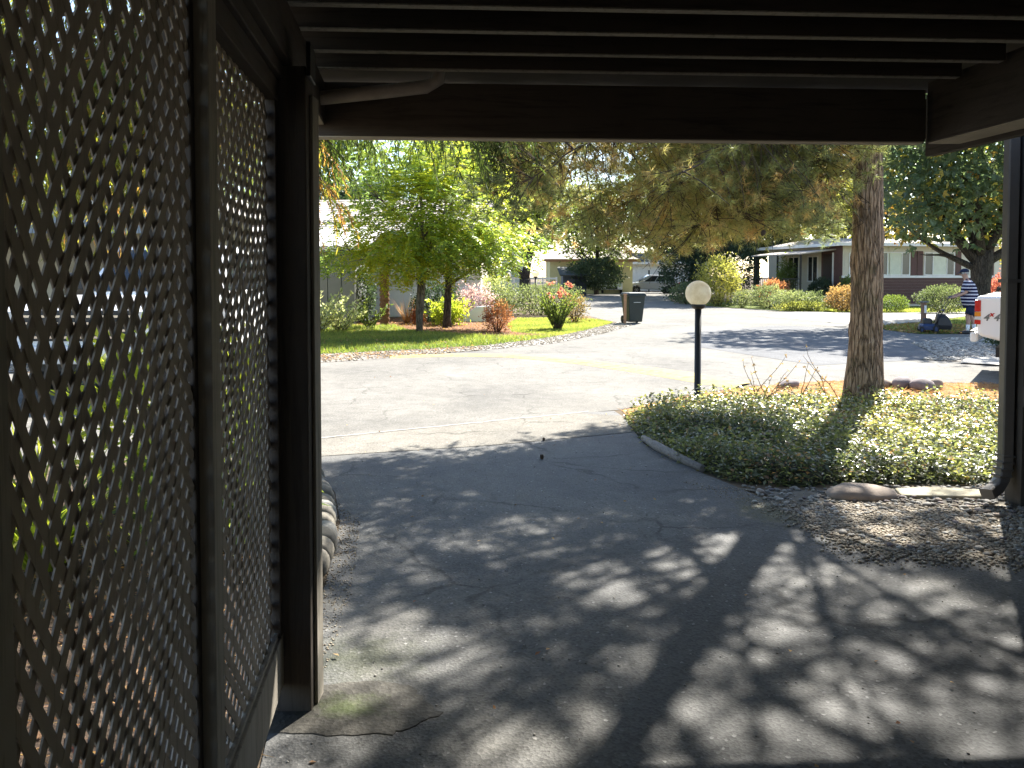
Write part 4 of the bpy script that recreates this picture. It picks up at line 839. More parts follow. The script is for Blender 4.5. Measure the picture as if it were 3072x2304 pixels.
# trees standing far behind, each its own thing
def bgtree(label, x, y, h, rx, mat, seed, n=3600, leaf=0.34, lowz=1.5, bias=0.5, conif=False, group='trees in the distance', hole=0.28, tr=0.22):
    if conif:
        cr = [(0, 0, lowz + (h - lowz) * (i + 0.5) / 6, rx * (1 - i / 7.0), rx * (1 - i / 7.0), (h - lowz) / 8) for i in range(6)]
    else:
        q = random.Random(seed); cr = [(0, 0, (h + lowz) / 2, rx, rx * 0.9, (h - lowz) / 2)] + [(q.uniform(-0.7, 0.7) * rx, q.uniform(-0.5, 0.3) * rx, q.uniform(lowz + 0.3, h - 1), rx * 0.5, rx * 0.5, rx * 0.42) for _ in range(4)]
    return tree('distant_tree', label, (x, y, 0), [(0, tr, 0, 0), (lowz, tr * 0.8, 0.05, 0), (h * 0.6, tr * 0.5, 0.1, 0), (h * 0.9, 0.03, 0, 0)], [(max(1.2, lowz), k * 1.3 + seed, 0.6, h * 0.35, tr * 0.45) for k in range(5)], cr, int(n * 1.7), leaf * 1.1, mat, seed, group=group, bias=bias, hole=hole * 0.6, tk=0.4)
bgtree('dark green tree beyond the pale roof at the left', -7.6, 42, 6.9, 3.4, L_DARK, 61, 3800, 0.36, 2.5)
bgtree('tall green tree behind the two young trees', -1.8, 48, 11.5, 4.2, L_MID, 62, 4200, 0.4, 3.0)
bgtree('yellowing tree behind the globe lamps', 1.0, 84, 14, 5.5, L_YEL, 63, 3600, 0.6, 3.6, 0.3)
bgtree('weeping pale green tree above the far cars', 7.0, 63.8, 9.5, 4.0, L_MID, 64, 4600, 0.32, 2.2, 0.85)
bgtree('tall dark tree behind the far shrubs', 14.5, 62, 15, 5.5, L_DARK, 65, 4600, 0.5, 3.0)
bgtree('broad green tree behind the yellow green bush', 12.2, 49.5, 12, 3.6, L_DARK, 66, 4600, 0.38, 2.6)
bgtree('tall dark conifer beside the home porch', 16.5, 52, 16, 3.6, L_DARK, 67, 4800, 0.42, 3.2, 0.6, True)
bgtree('yellow leaved tree over the home roof', 18.2, 43.5, 7.6, 2.2, L_YEL, 68, 2600, 0.26, 3.3, 0.5)
bgtree('dark green tree behind the brown and white home', 25, 58, 15, 6, L_DARK, 69, 4600, 0.5, 3.5)
bgtree('tall green tree far to the right of the home', 38, 56, 15, 6, L_MID, 70, 3600, 0.55, 3.0)
bgtree('large green tree far down the road', 22, 92, 18, 8, L_MID, 71, 4200, 0.7, 3.5)
bgtree('large dark tree behind the yellow house', -4, 92, 17, 8, L_DARK, 72, 4200, 0.7, 3.0)
bgtree('tall green tree behind the neighbour roof', -16, 36, 12, 5.0, L_MID, 73, 3600, 0.42, 3.0)
bgtree('dark green tree far left behind the lattice', -26, 34, 13, 5.5, L_DARK, 74, 3600, 0.46, 2.5)
bgtree('round green tree behind the pale roof', -12.5, 50, 13, 5.0, L_MID, 75, 3200, 0.46, 2.5)
tree('forked_tree', 'dark forked trunk standing behind the globe lamps', (0.78, 46, 0), [(0, 0.42, 0, 0), (0.6, 0.36, 0, 0), (1.4, 0.34, 0, 0)], [(1.3, 0.35, 1.3, 5.2, 0.26), (1.3, -1.2, 0.95, 4.2, 0.2), (3.8, 1.3, 0.6, 3, 0.12)], [(0.2, 0, 6.6, 3.2, 3.0, 2.2), (1.8, 0, 4.6, 1.6, 1.5, 1.0)], 3000, 0.32, L_MID, 77, M_BARK, bias=0.75)

# ------------------------------------------------------------------ shrubs and garden plants
RS = 'shrubs in front of the home'
shrub('pale_shrub', 'small round silvery shrub left of the lamp globe', (9.75, 42.5, 0), (1.0, 0.9, 0.62), 2600, 0.10, L_PALE, 101, group=RS)
shrub('golden_bush', 'tall yellow green bush standing behind the lamp globe', (10.75, 40.2, 0), (1.15, 1.0, 1.30), 5200, 0.11, L_YEL, 102, rough=0.32, bias=0.35, k=3.0)
shrub('pale_shrub', 'smaller clipped grey green shrub right of the lamp globe', (11.35, 37.9, 0), (0.48, 0.45, 0.43), 1400, 0.08, L_PALE, 103, group=RS)
shrub('pale_shrub', 'larger clipped grey green mound shrub beside the small one', (12.25, 37.0, 0), (0.86, 0.8, 0.58), 3000, 0.09, L_PALE, 104, group=RS)
shrub('juniper', 'low spreading silvery juniper along the road edge', (13.15, 35.1, 0), (1.25, 0.9, 0.42), 4200, 0.13, L_PALE, 105, asp=0.3, rough=0.4, up=0.1)
shrub('juniper', 'low yellow tipped groundcover in front of the silvery juniper', (13.0, 34.3, 0), (1.1, 0.5, 0.20), 2200, 0.12, L_YEL, 106, asp=0.25, rough=0.4, bias=0.3)
shrub('red_bush', 'pinkish red leaved bush behind the clipped mounds', (13.1, 38.6, 0.25), (0.75, 0.6, 0.55), 1800, 0.14, L_RED, 107, rough=0.35, bias=0.7)
shrub('climbing_vine', 'tall green vine climbing the porch trellis', (14.65, 41.0, 0), (0.5, 0.4, 1.25), 2400, 0.13, L_MID, 108, rough=0.35, bias=0.7)
shrub('porch_shrub', 'dark evergreen shrub under the porch window', (15.75, 39.3, 0.2), (0.62, 0.5, 0.62), 2200, 0.12, L_DARK, 109)
shrub('box_shrub', 'upright green shrub beside the front door', (16.65, 38.2, 0), (0.36, 0.36, 0.80), 1700, 0.10, L_MID, 110)
shrub('orange_bush', 'orange leaved mounded bush behind the pine trunk', (14.7, 34.1, 0), (0.75, 0.7, 0.58), 3000, 0.10, L_ORANGE, 111, bias=0.55)
shrub('orange_bush', 'small orange bush showing right of the pine trunk', (15.75, 33.8, 0), (0.42, 0.4, 0.36), 1300, 0.09, L_ORANGE, 112, bias=0.6)
shrub('round_shrub', 'dome shaped dark green shrub under the shuttered window', (16.72, 33.7, 0), (0.66, 0.6, 0.37), 2600, 0.07, L_MID, 113, rough=0.12)
shrub('hedge', 'boxy variegated hedge behind the mailbox post', (18.3, 32.6, 0), (1.15, 0.7, 0.60), 4800, 0.09, L_PALE, 114, rough=0.12, bias=0.45)
shrub('flowering_bush', 'bright pink flowering bush behind the pickup', (22.6, 35.2, 0), (0.75, 0.7, 0.85), 2600, 0.14, L_PINK, 115, rough=0.3)
shrub('low_shrub', 'low green shrub beside the pickup bumper', (10.9, 16.9, 0), (0.42, 0.35, 0.20), 1300, 0.07, L_DARK, 116)
for i, (x, y, rx, rz, lab) in enumerate([(10.45, 47.5, 1.35, 1.9, 'tall dark evergreen shrub right of the silver car'), (11.9, 47.0, 1.5, 2.3, 'taller dark evergreen shrub behind the golden bush'), (13.6, 46.5, 1.3, 2.1, 'dark evergreen shrub left of the home porch')]):
    shrub('evergreen_shrub', lab, (x, y, 0), (rx, 1.2, rz), 4600, 0.16, L_DARK, 120 + i, rough=0.25, group='dark evergreens by the road bend')
shrub('round_tree_shrub', 'big round blue green shrub on bare stems in front of the far houses', (6.75, 61.5, 0.45), (2.25, 1.8, 1.25), 6000, 0.20, L_DARK, 125, rough=0.16, bias=0.8)
shrub('hedge_mass', 'wide pale green rounded hedge behind the lawn', (1.05, 31.0, 0), (1.95, 1.2, 0.62), 6000, 0.10, L_PALE, 126, bias=0.45, rough=0.28)
shrub('hedge_mass', 'round topped cream tipped bush behind the lilac flowers', (-0.75, 31.5, 0), (0.8, 0.8, 0.82), 2600, 0.10, L_VARI, 127, bias=0.25)
shrub('lilac_bush', 'loose bush with pale lilac blossom beside the lawn', (-1.35, 27.2, 0.05), (0.72, 0.5, 0.62), 1700, 0.10, L_LILAC, 128, rough=0.35)
shrub('dark_bush', 'dark evergreen bush behind the dark stemmed tree', (-2.55, 26.0, 0), (0.85, 0.7, 0.70), 2600, 0.11, L_DARK, 129)
shrub('golden_shrub', 'small bright yellow green shrub beside the dark stem', (-2.05, 24.7, 0), (0.62, 0.5, 0.42), 1300, 0.13, L_STRAP, 130, rough=0.55, bias=0.4, inner=0.2)
shrub('red_shrub', 'compact pink and orange leaved shrub at the mulch edge', (-0.42, 21.7, 0.02), (0.46, 0.42, 0.43), 2300, 0.06, L_RED, 131, rough=0.28, bias=0.6)
shrub('red_tuft', 'small scarlet leaved plant behind the pale stems', (-3.05, 25.0, 0), (0.20, 0.2, 0.27), 700, 0.09, L_RED, 132, rough=0.3, bias=0.5)
shrub('ivy_column', 'dark ivy covered corner beside the grey shed', (-5.0, 25.6, 0), (0.45, 0.5, 0.95), 2400, 0.10, L_DARK, 133)
def wand(name, label, base, n, h, sp, leaf, mat, seed, dens=26, asp=0.6):
    t = thing(name, label, 'shrub', base); q = random.Random(seed); mb = MB(); PP = []; DD = []
    for k in range(n):
        az = q.uniform(0, 6.28); pts = path((base[0] + q.uniform(-0.12, 0.12), base[1] + q.uniform(-0.12, 0.12), base[2]), (math.cos(az) * sp, math.sin(az) * sp, 1), h * q.uniform(0.6, 1.1), 7, 0.04, 0.10, q)
        mb.tube(pts, [0.012 - 0.0013 * i for i in range(8)], 5)
        for j in range(dens):
            p, d = along(pts, 0.15 + 0.85 * j / dens); PP.append(p); DD.append(d * 0.5 + Vector((q.uniform(-1, 1), q.uniform(-1, 1), q.uniform(-0.3, 0.6))))
    mb.build('stem', M_TWIG, t, fix=False); PP = np.array(PP); DD = np.array(DD); V, F = kite(PP, DD, rdir(len(PP)), leaf * rng.uniform(0.6, 1.2, len(PP)), leaf * asp)
    fast('foliage', V, F, mat, t, np.repeat(np.clip(0.6 + rng.normal(size=len(PP)) * 0.25, 0, 1), 4)); return t
wand('variegated_bush', 'arching white variegated shrub in front of the grey shed', (-5.35, 21.5, 0), 30, 1.5, 0.75, 0.12, L_VARI, 140, 30)
wand('variegated_bush', 'lower white variegated shrub right of the taller one', (-4.85, 21.9, 0), 20, 1.0, 0.75, 0.11, L_VARI, 141, 28)
wand('green_wand_shrub', 'small airy green shrub at the shed corner', (-4.25, 22.9, 0), 14, 1.0, 0.7, 0.09, L_MID, 142)
wand('rose_bush', 'tall leafy rose bush with coral blooms on the trimmed lawn', (1.37, 22.9, 0), 48, 1.32, 0.45, 0.075, L_MID, 143, 46)
rb = [o for o in bpy.data.objects if o.name.startswith('rose_bush')][0]
q = random.Random(4)
for k in range(20):
    a = q.uniform(0, 6.28); rr_ = q.uniform(0.1, 0.5); c = np.array([1.37 + math.cos(a) * rr_, 22.9 + math.sin(a) * rr_, q.uniform(0.85, 1.42)]); P = c + rng.normal(size=(18, 3)) * 0.022
    V, F = kite(P, rdir(18) + [0, 0, 0.4], rdir(18), 0.06, 0.055, 0.2); fast('bloom', V, F, L_PINK, rb, np.repeat(rng.random(18), 4))
shrub('rose_companion', 'small coral tinged rose at the lawn edge behind the rose bush', (2.15, 26.2, 0), (0.45, 0.4, 0.48), 1200, 0.08, L_ORANGE, 146, rough=0.35, bias=0.3)
def tussock(name, label, base, n, h, sp, w, mat, seed, arch=0.35):
    t = thing(name, label, 'grass clump', base); q = random.Random(seed); V = []; F = []
    for k in range(n):
        az = q.uniform(0, 6.28); L = h * q.uniform(0.6, 1.15); pts = path((base[0] + q.uniform(-0.07, 0.07), base[1] + q.uniform(-0.07, 0.07), base[2]), (math.cos(az) * sp, math.sin(az) * sp, 1), L, 7, arch * q.uniform(0.3, 1.2), 0.03, q)
        s = Vector((-math.sin(az), math.cos(az), 0)); b = len(V)
        for i, p in enumerate(pts):
            ww = w * (1 - i / 7.3); V += [p - s * ww / 2, p + s * ww / 2]
        F += [(b + 2 * i, b + 2 * i + 1, b + 2 * i + 3, b + 2 * i + 2) for i in range(7)]
    V = np.array([v[:] for v in V]); fast('leaf_blades', V, np.array(F), mat, t, np.repeat(rng.random(n), 16)); return t
tussock('dry_grass_clump', 'brown dried grass clump behind the pale tree stems', (-3.5, 25.6, 0), 90, 1.0, 0.5, 0.02, L_DRYG, 150, 0.1)
tussock('strap_leaf_plant', 'large clump of bright yellow green strap leaves behind the lattice', (-2.55, 4.15, 0), 170, 1.25, 0.55, 0.026, L_STRAP, 151, 0.26)
tussock('strap_leaf_plant', 'second strap leaf clump at the far left behind the lattice', (-3.35, 4.0, 0), 130, 1.15, 0.55, 0.026, L_STRAP, 152, 0.26)
shrub('rhododendron', 'broad leaved green shrub behind the lattice', (-2.35, 5.35, 0), (0.75, 0.6, 0.62), 1500, 0.13, L_STRAP, 153, asp=0.38, rough=0.3, bias=0.35)
shrub('rhododendron', 'lower dark broad leaved shrub close behind the lattice', (-1.75, 4.45, 0), (0.48, 0.45, 0.40), 900, 0.11, L_MID, 154, asp=0.4, rough=0.3)
GB = [(-1.62, 6.1), (-1.12, 4.5), (-1.0, 3.3), (-0.88, 2.9), (-0.62, 0.5), (-6, 0.5), (-7, 3.6)]
sheet('garden_bed', GB, 0.006, plain('shade_toned_mulch', (0.075, 0.055, 0.04), 0.95, 0.4, 14, 0.1, 0, 0.8, 60, bdist=0.02), 'shaded bark mulch bed behind the lattice')  # mulch colour darkened to stand for the cedar shade
litter(GB, 1300, 0.06, 'dry leaves and straw covering the bed behind the lattice', 0.012)
P2 = scatter(GB, 9000); m = len(P2); V, F = blades(np.c_[P2, 0.01 + 0.03 * rng.random(m)], np.c_[rng.normal(size=(m, 2)), rng.normal(size=m) * 0.4 + 0.2], 0.11, 0.005)
tag(fast('dry_straw', V, F, L_DRYG, None, np.repeat(rng.random(m), 3)), 'tangled dry straw on the bed behind the lattice', None, None, 'stuff')
# palm by the left house
pt = thing('palm', 'short windmill palm with shaggy brown trunk by the pale house wall', 'palm tree', (-4.08, 24.6, 0))
W, F = bark_trunk([(-4.08, 24.6, z) for z in np.arange(0, 2.0, 0.05)], [0.15 + 0.02 * math.sin(z * 40) for z in np.arange(0, 2.0, 0.05)], 18, 91, 0.2); fast('trunk', W, F, M_PALMT, pt)
PP = []; DD = []; NN_ = []; q = random.Random(9); mb = MB()
for k in range(13):
    az = k * 2.4; el = q.uniform(-0.3, 0.9); d = Vector((math.cos(az) * math.cos(el), math.sin(az) * math.cos(el), math.sin(el))); a = Vector((-4.08, 24.6, 1.95)); e = a + d * 0.6; mb.tube([a, e], [0.014, 0.010], 5)
    s = d.cross(Vector((0, 0, 1))).normalized()
    for j in range(15):
        an = (j - 7) * 0.19; PP.append(e); DD.append(d * math.cos(an) + s * math.sin(an) + Vector((0, 0, -0.12 * abs(j - 7) / 7))); NN_.append(s.cross(d))
mb.build('frond_stalks', M_TWIG, pt, fix=False); V, F = kite(np.array(PP), np.array(DD), np.array(NN_), 0.55, 0.045, 0.1); fast('fronds', V, F, L_MID, pt, np.repeat(rng.random(len(PP)), 4))

# ------------------------------------------------------------------ globe lamps
def globe_lamp(label, x, y, h, rg, z0=0.0):
    t = thing('globe_lamp', label, 'lamp', (x, y, z0), group='globe lamps on posts')
    MB().lathe([(0.07, z0), (0.07, z0 + 0.03), (0.042, z0 + 0.05), (0.040, z0 + h - 0.04)], (x, y, 0), 16).build('post', M_IRON, t)
    MB().lathe([(0.045, z0 + h - 0.05), (0.075, z0 + h - 0.035), (0.09, z0 + h - 0.01), (0.085, z0 + h + 0.012)], (x, y, 0), 20).build('collar', M_IRON, t)
    pr = [(rg * math.cos(a), z0 + h + rg * 0.92 + rg * math.sin(a)) for a in np.linspace(-1.16, 1.57, 20)]; pr[-1] = (0.001, pr[-1][1])
    MB().lathe(pr, (x, y, 0), 36).build('globe', M_OPAL, t); return t
globe_lamp('near globe lamp on a slim black post in the ivy', 2.29, 9.45, 1.235, 0.157)
globe_lamp('middle globe lamp standing behind the hedge', 1.02, 33.3, 1.54, 0.175)
globe_lamp('farthest globe lamp left of the forked trunk', -0.2, 39.0, 1.44, 0.16)
# ------------------------------------------------------------------ wheeled bin and stake
bn = thing('wheeled_bin', 'dark green wheeled rubbish bin standing at the road edge', 'bin', (4.06, 25.78, 0), 0.25, world=False)
def tap(w0, d0, w1, d1, z0, z1): return MB().hexa([(-w0, -d0, z0), (w0, -d0, z0), (w0, d0, z0), (-w0, d0, z0)], [(-w1, -d1, z1), (w1, -d1, z1), (w1, d1, z1), (-w1, d1, z1)])
tap(0.23, 0.26, 0.30, 0.34, 0.05, 0.93).build('body', M_BIN, bn, 0.03); tap(0.325, 0.365, 0.325, 0.365, 0.90, 0.955).build('rim', M_BIN, bn, 0.012)
tap(0.335, 0.375, 0.28, 0.32, 0.957, 1.03).build('lid', M_BIN, bn, 0.02)
MB().tube([(-0.24, 0.43, 0.93), (0.24, 0.43, 0.93)], 0.018, 8).build('handle', M_BIN, bn)
for s in (-1, 1):
    w = MB().lathe([(0.10, -0.03), (0.125, -0.02), (0.125, 0.02), (0.10, 0.03)], (s * 0.26, 0.27, 0.125), 18, 'X').build('wheel', M_TYRE, bn); MB().lathe([(0.05, -0.034), (0.06, 0.034)], (s * 0.26, 0.27, 0.125), 12, 'X').build('hub', M_BLACKP, w)
MB().box(-0.12, 0.12, -0.355, -0.34, 0.70, 0.715).build('embossed_strip', M_WLENS, bn)
st = thing('wooden_stake', 'tan wooden stake leaning against the wheeled bin', 'stake', (3.72, 25.3, 0)); MB().beam((3.72, 25.3, 0), (3.74, 25.4, 0.97), 0.09, 0.05, (0, 1, 0)).build('board', M_STAKE, st, 0.004); MB().box(3.68, 3.80, 25.36, 25.44, 0.971, 0.99).build('cap', M_STAKE, st, 0.003)
# mailbox post
mp = thing('marker_post', 'brown wooden post with small cap and house number tile', 'post', (11.55, 21.55, 0)); MB().box(11.495, 11.605, 21.5, 21.61, 0, 0.84).build('shaft', plain('brown_post', (0.20, 0.12, 0.08), 0.85, 0.3, 8), mp, 0.006)
MB().box(11.45, 11.65, 21.46, 21.65, 0.842, 0.88).build('cap', M_GREY, mp, 0.004); MB().box(11.535, 11.60, 21.49, 21.499, 0.55, 0.76).build('number_tile', M_WPAINT, mp, 0.002)

# ------------------------------------------------------------------ houses
def window(parent, P0, ux, w, z0, z1, fr=0.06, glass=None, split=(), depth=0.05):
    """a framed window lying in a wall: P0 lower corner, ux direction along the wall, outward normal to its right"""
    P0 = np.array(P0, float); ux = np.array(ux, float); nx = np.array([ux[1], -ux[0]])
    def slab(a0, a1, b0, b1, o0, o1):
        A = [P0 + ux * a0 + nx * o0, P0 + ux * a1 + nx * o0, P0 + ux * a1 + nx * o1, P0 + ux * a0 + nx * o1]; return MB().hexa([(*p, b0) for p in A], [(*p, b1) for p in A])
    f = MB()
    for s in (slab(0, w, z0, z0 + fr, 0, depth), slab(0, w, z1 - fr, z1, 0, depth), slab(0, fr, z0 + fr, z1 - fr, 0, depth), slab(w - fr, w, z0 + fr, z1 - fr, 0, depth)): f.add(s.v, s.f)
    edges = [fr] + [w * s for s in split] + [w - fr]
    for s in split: q = slab(w * s - fr * 0.4, w * s + fr * 0.4, z0 + fr, z1 - fr, 0, depth * 0.9); f.add(q.v, q.f)
    o = f.build('window', M_WPAINT, parent)
    for i in range(len(edges) - 1):
        g = glass[i] if isinstance(glass, (list, tuple)) else (glass or M_GLASS)
        slab(edges[i] + fr * 0.45, edges[i + 1] - fr * 0.45, z0 + fr, z1 - fr, 0.006, 0.02).build('pane', g, o)
    return o
def wall_slab(P0, ux, a0, a1, z0, z1, o0, o1):
    P0 = np.array(P0, float); ux = np.array(ux, float); nx = np.array([ux[1], -ux[0]]); A = [P0 + ux * a0 + nx * o0, P0 + ux * a1 + nx * o0, P0 + ux * a1 + nx * o1, P0 + ux * a0 + nx * o1]
    return MB().hexa([(*p, z0) for p in A], [(*p, z1) for p in A])
# the brown and white home at the right
HX, HY = 16.75, 39.0; ux = np.array([0.978, 0.21]); vx = np.array([-0.21, 0.978])
home = thing('mobile_home', 'brown and white mobile home with shuttered windows behind the shrubs', 'house', (HX, HY, 0))
O = np.array([HX, HY])
def hp(a, b, z): p = O + ux * a + vx * b; return (p[0], p[1], z)
MB().hexa([hp(0, 0, 0), hp(10.2, 0, 0), hp(10.2, 7, 0), hp(0, 7, 0)], [hp(0, 0, 3.2), hp(10.2, 0, 3.2), hp(10.2, 7, 3.2), hp(0, 7, 3.2)]).build('wall', M_CREAM, home)
for i in range(9): wall_slab(O, ux, 0, 10.2, 0.14 + i * 0.148, 0.14 + i * 0.148 + 0.143, 0.0, 0.035).build('siding_board', M_BROWN, home, 0.004)
wall_slab(O, ux, -0.05, 10.25, 1.475, 1.59, 0.0, 0.07).build('sill_band', M_WPAINT, home, 0.004)
for i in range(8): wall_slab(O, ux, 0.1 + i * 1.28, 0.16 + i * 1.28, 1.60, 3.18, 0.0, 0.02).build('batten', M_CREAM, home)
M_SHADEG = glassy('grey_glass', (0.10, 0.11, 0.11), 0.1)
for a0 in (2.05, 4.75):
    window(home, O + ux * a0, ux, 1.85, 1.60, 2.80, 0.05, [M_SHADEG, M_CURT, M_SHADEG], (0.28, 0.74))
    for e in (a0 - 0.42, a0 + 1.90): wall_slab(O, ux, e, e + 0.34, 1.60, 2.86, 0.0, 0.045).build('shutter', M_BROWN, home, 0.003)
window(home, O + ux * 0.35, ux, 0.6, 1.60, 2.75, 0.05, M_SHADEG)
wall_slab(O, ux, 8.9, 9.0, 1.6, 3.2, 0.0, 0.05).build('corner_trim', M_BROWN, home)
# side wall with door and windows
D2 = O + vx * 7
def sw(b0, b1, z0, z1, o0, o1): return wall_slab(D2, -vx, 7 - b1, 7 - b0, z0, z1, o0, o1)
sw(0.0, 1.75, 0.5, 3.1, 0.0, 0.03).build('side_cladding', M_BROWN, home); sw(0.75, 1.55, 0.62, 2.7, 0.031, 0.07).build('door', plain('dark_door', (0.035, 0.022, 0.02), 0.5), home)
d = sw(0.68, 0.74, 0.6, 2.78, 0.031, 0.09).build('door_frame', M_WPAINT, home)
window(home, D2 - vx * (7 - 3.0), -vx, 0.95, 1.25, 2.65, 0.06, M_GLASS, (0.5,)); window(home, D2 - vx * (7 - 4.9), -vx, 1.1, 1.25, 2.65, 0.06, M_GLASS, (0.5,))
rf = MB().hexa([hp(-0.45, -0.5, 3.2), hp(10.6, -0.5, 3.2), hp(10.6, 7.5, 3.2), hp(-0.45, 7.5, 3.2)], [hp(0.9, 2.5, 3.62), hp(9.3, 2.5, 3.62), hp(9.3, 4.6, 3.62), hp(0.9, 4.6, 3.62)]).build('roof', M_HROOF, home)
for (a, b) in (((-0.47, -0.52), (10.62, -0.52)), ((-0.47, 7.52), (-0.47, -0.52))): MB().beam(hp(*a, 3.17), hp(*b, 3.17), 0.05, 0.16).build('eave_fascia', M_WPAINT, home)
# porch at the side
MB().hexa([hp(-2.0, 0.6, 0.46), hp(-0.04, 0.6, 0.46), hp(-0.04, 5.2, 0.46), hp(-2.0, 5.2, 0.46)], [hp(-2.0, 0.6, 0.56), hp(-0.04, 0.6, 0.56), hp(-0.04, 5.2, 0.56), hp(-2.0, 5.2, 0.56)]).build('porch_deck', plain('dark_deck', (0.06, 0.045, 0.045), 0.8), home)
MB().hexa([hp(-1.95, 0.62, 0), hp(-0.05, 0.62, 0), hp(-0.05, 5.1, 0), hp(-1.95, 5.1, 0)], [hp(-1.95, 0.62, 0.455), hp(-0.05, 0.62, 0.455), hp(-0.05, 5.1, 0.455), hp(-1.95, 5.1, 0.455)]).build('porch_skirt', M_BROWN, home)
for k in range(3): MB().hexa([hp(-1.3, 0.6 - 0.28 * (k + 1), 0), hp(-0.1, 0.6 - 0.28 * (k + 1), 0), hp(-0.1, 0.595 - 0.28 * k, 0), hp(-1.3, 0.595 - 0.28 * k, 0)], [hp(-1.3, 0.6 - 0.28 * (k + 1), 0.42 - 0.14 * k), hp(-0.1, 0.6 - 0.28 * (k + 1), 0.42 - 0.14 * k), hp(-0.1, 0.595 - 0.28 * k, 0.42 - 0.14 * k), hp(-1.3, 0.595 - 0.28 * k, 0.42 - 0.14 * k)]).build('step', plain('dark_step', (0.045, 0.035, 0.04), 0.8), home)
MB().hexa([hp(-2.05, 0.5, 2.66), hp(-0.03, 0.5, 2.90), hp(-0.03, 5.4, 2.90), hp(-2.05, 5.4, 2.66)], [hp(-2.05, 0.5, 2.72), hp(-0.03, 0.5, 2.98), hp(-0.03, 5.4, 2.98), hp(-2.05, 5.4, 2.72)]).build('porch_roof', M_HROOF, home)
rail = MB().beam(hp(-1.95, 0.65, 1.42), hp(-1.95, 5.1, 1.42), 0.05, 0.05).build('railing', M_IRON, home)
for k in range(22): MB().beam(hp(-1.95, 0.7 + k * 0.2, 0.56), hp(-1.95, 0.7 + k * 0.2, 1.40), 0.022, 0.022, (1, 0, 0)).build('baluster', M_IRON, rail)
for b in (0.65, 2.8, 5.0): MB().beam(hp(-1.95, b, 0.56), hp(-1.95, b, 2.74), 0.08, 0.08, (1, 0, 0)).build('porch_post', M_IRON, home)
hz_ = thing('garden_hose', 'coiled black garden hose hanging on a stand beside the pink bush', 'hose', (21.3, 33.5, 0)); mb = MB()
for k in range(5): mb.tube([(21.3 + math.cos(a) * (0.26 - 0.02 * k), 33.5 + 0.03 * k, 0.72 + math.sin(a) * (0.36 - 0.03 * k)) for a in np.linspace(0, 6.28, 28)], 0.022, 6)
mb.build('coil', M_TYRE, hz_, fix=False); MB().box(21.26, 21.34, 33.66, 33.72, 0, 1.12).build('stand', M_IRON, hz_)
# left house with pale shingle roof
lh = thing('pale_house', 'cream house with pale shingle roof behind the young trees', 'house', (-8, 31, 0))
MB().box(-15, -1.2, 29.5, 37.5, 0.0, 3.15).build('wall', M_CREAM, lh)
MB().box(-15, -1.2, 29.455, 29.497, 0.02, 1.05).build('skirting', M_WPAINT, lh); MB().box(-15, -1.2, 29.43, 29.495, 1.055, 1.16).build('belt_board', M_WPAINT, lh)
for i in range(30): MB().box(-14.9 + i * 0.455, -14.86 + i * 0.455, 29.476, 29.496, 1.165, 3.1).build('batten', M_WPAINT, lh)
for x in (-5.6, -3.3): window(lh, (x, 29.49), (1, 0), 1.3, 1.3, 2.5, 0.07, M_CURT, (0.5,))
R0 = (29.0, 3.25); R1 = (33.4, 4.85)
MB().add([(-15.4, *R0), (-0.8, *R0), (-0.8, *R1), (-15.4, *R1), (-15.4, 38, 3.25), (-0.8, 38, 3.25)], [(0, 1, 2, 3), (3, 2, 5, 4), (0, 3, 4), (1, 5, 2)]).build('roof', M_SHING, lh)
for i in range(16):
    t0 = i / 16; t1 = t0 + 1 / 16; y0 = R0[0] + (R1[0] - R0[0]) * t0; y1 = R0[0] + (R1[0] - R0[0]) * t1; z0 = R0[1] + (R1[1] - R0[1]) * t0; z1 = R0[1] + (R1[1] - R0[1]) * t1
    MB().add([(-15.4, y0, z0 + 0.045), (-0.8, y0, z0 + 0.045), (-0.8, y1, z1 + 0.012), (-15.4, y1, z1 + 0.012), (-15.4, y0, z0 + 0.004), (-0.8, y0, z0 + 0.004)], [(0, 1, 2, 3), (4, 5, 1, 0)]).build('shingle_course', M_SHING, lh, fix=False)
MB().box(-15.4, -0.8, 28.86, 28.98, 3.08, 3.27).build('gutter', M_WPAINT, lh, 0.02)
# grey shed with corrugated roof
sh = thing('grey_shed', 'grey board sided shed with pale corrugated roof at the far left', 'shed', (-6, 25, 0))
MB().box(-9.5, -5.08, 24.72, 28.0, 0.0, 2.50).build('wall', M_GREY, sh)
for i in range(10): MB().box(-9.42 + i * 0.44, -9.005 + i * 0.44, 24.68, 24.715, 0.02, 2.48).build('siding_board', M_GREY, sh, 0.004)
mb = MB(); nx_ = 60; V = []
for i in range(nx_ + 1):
    x = -9.8 + (5.3) * i / nx_; dz = 0.022 * math.cos(i * math.pi / 1.0 if False else i * 1.57)
    V += [(x, 24.30, 2.53 + dz), (x, 28.6, 3.38 + dz)]
mb.add(V, [(2 * i, 2 * i + 2, 2 * i + 3, 2 * i + 1) for i in range(nx_)], False); mb.build('corrugated_roof', M_METR, sh, fix=False)
MB().box(-9.8, -4.52, 24.33, 24.37, 2.36, 2.50).build('fascia', M_WPAINT, sh)
tag(MB().add([(-1.9, 26.3, 0.0), (-0.75, 26.3, 0.0), (-0.75, 26.9, 0.0), (-1.9, 26.9, 0.0), (-1.25, 26.45, 0.52), (-0.75, 26.4, 0.56), (-0.75, 26.8, 0.56), (-1.25, 26.8, 0.52)], [(3, 2, 1, 0), (4, 5, 6, 7), (0, 1, 5, 4), (1, 2, 6, 5), (2, 3, 7, 6), (3, 0, 4, 7)]).build('garden_cover', M_WPAINT, None, 0.03), 'low pale sloping cover below the lilac blossom', 'cover')
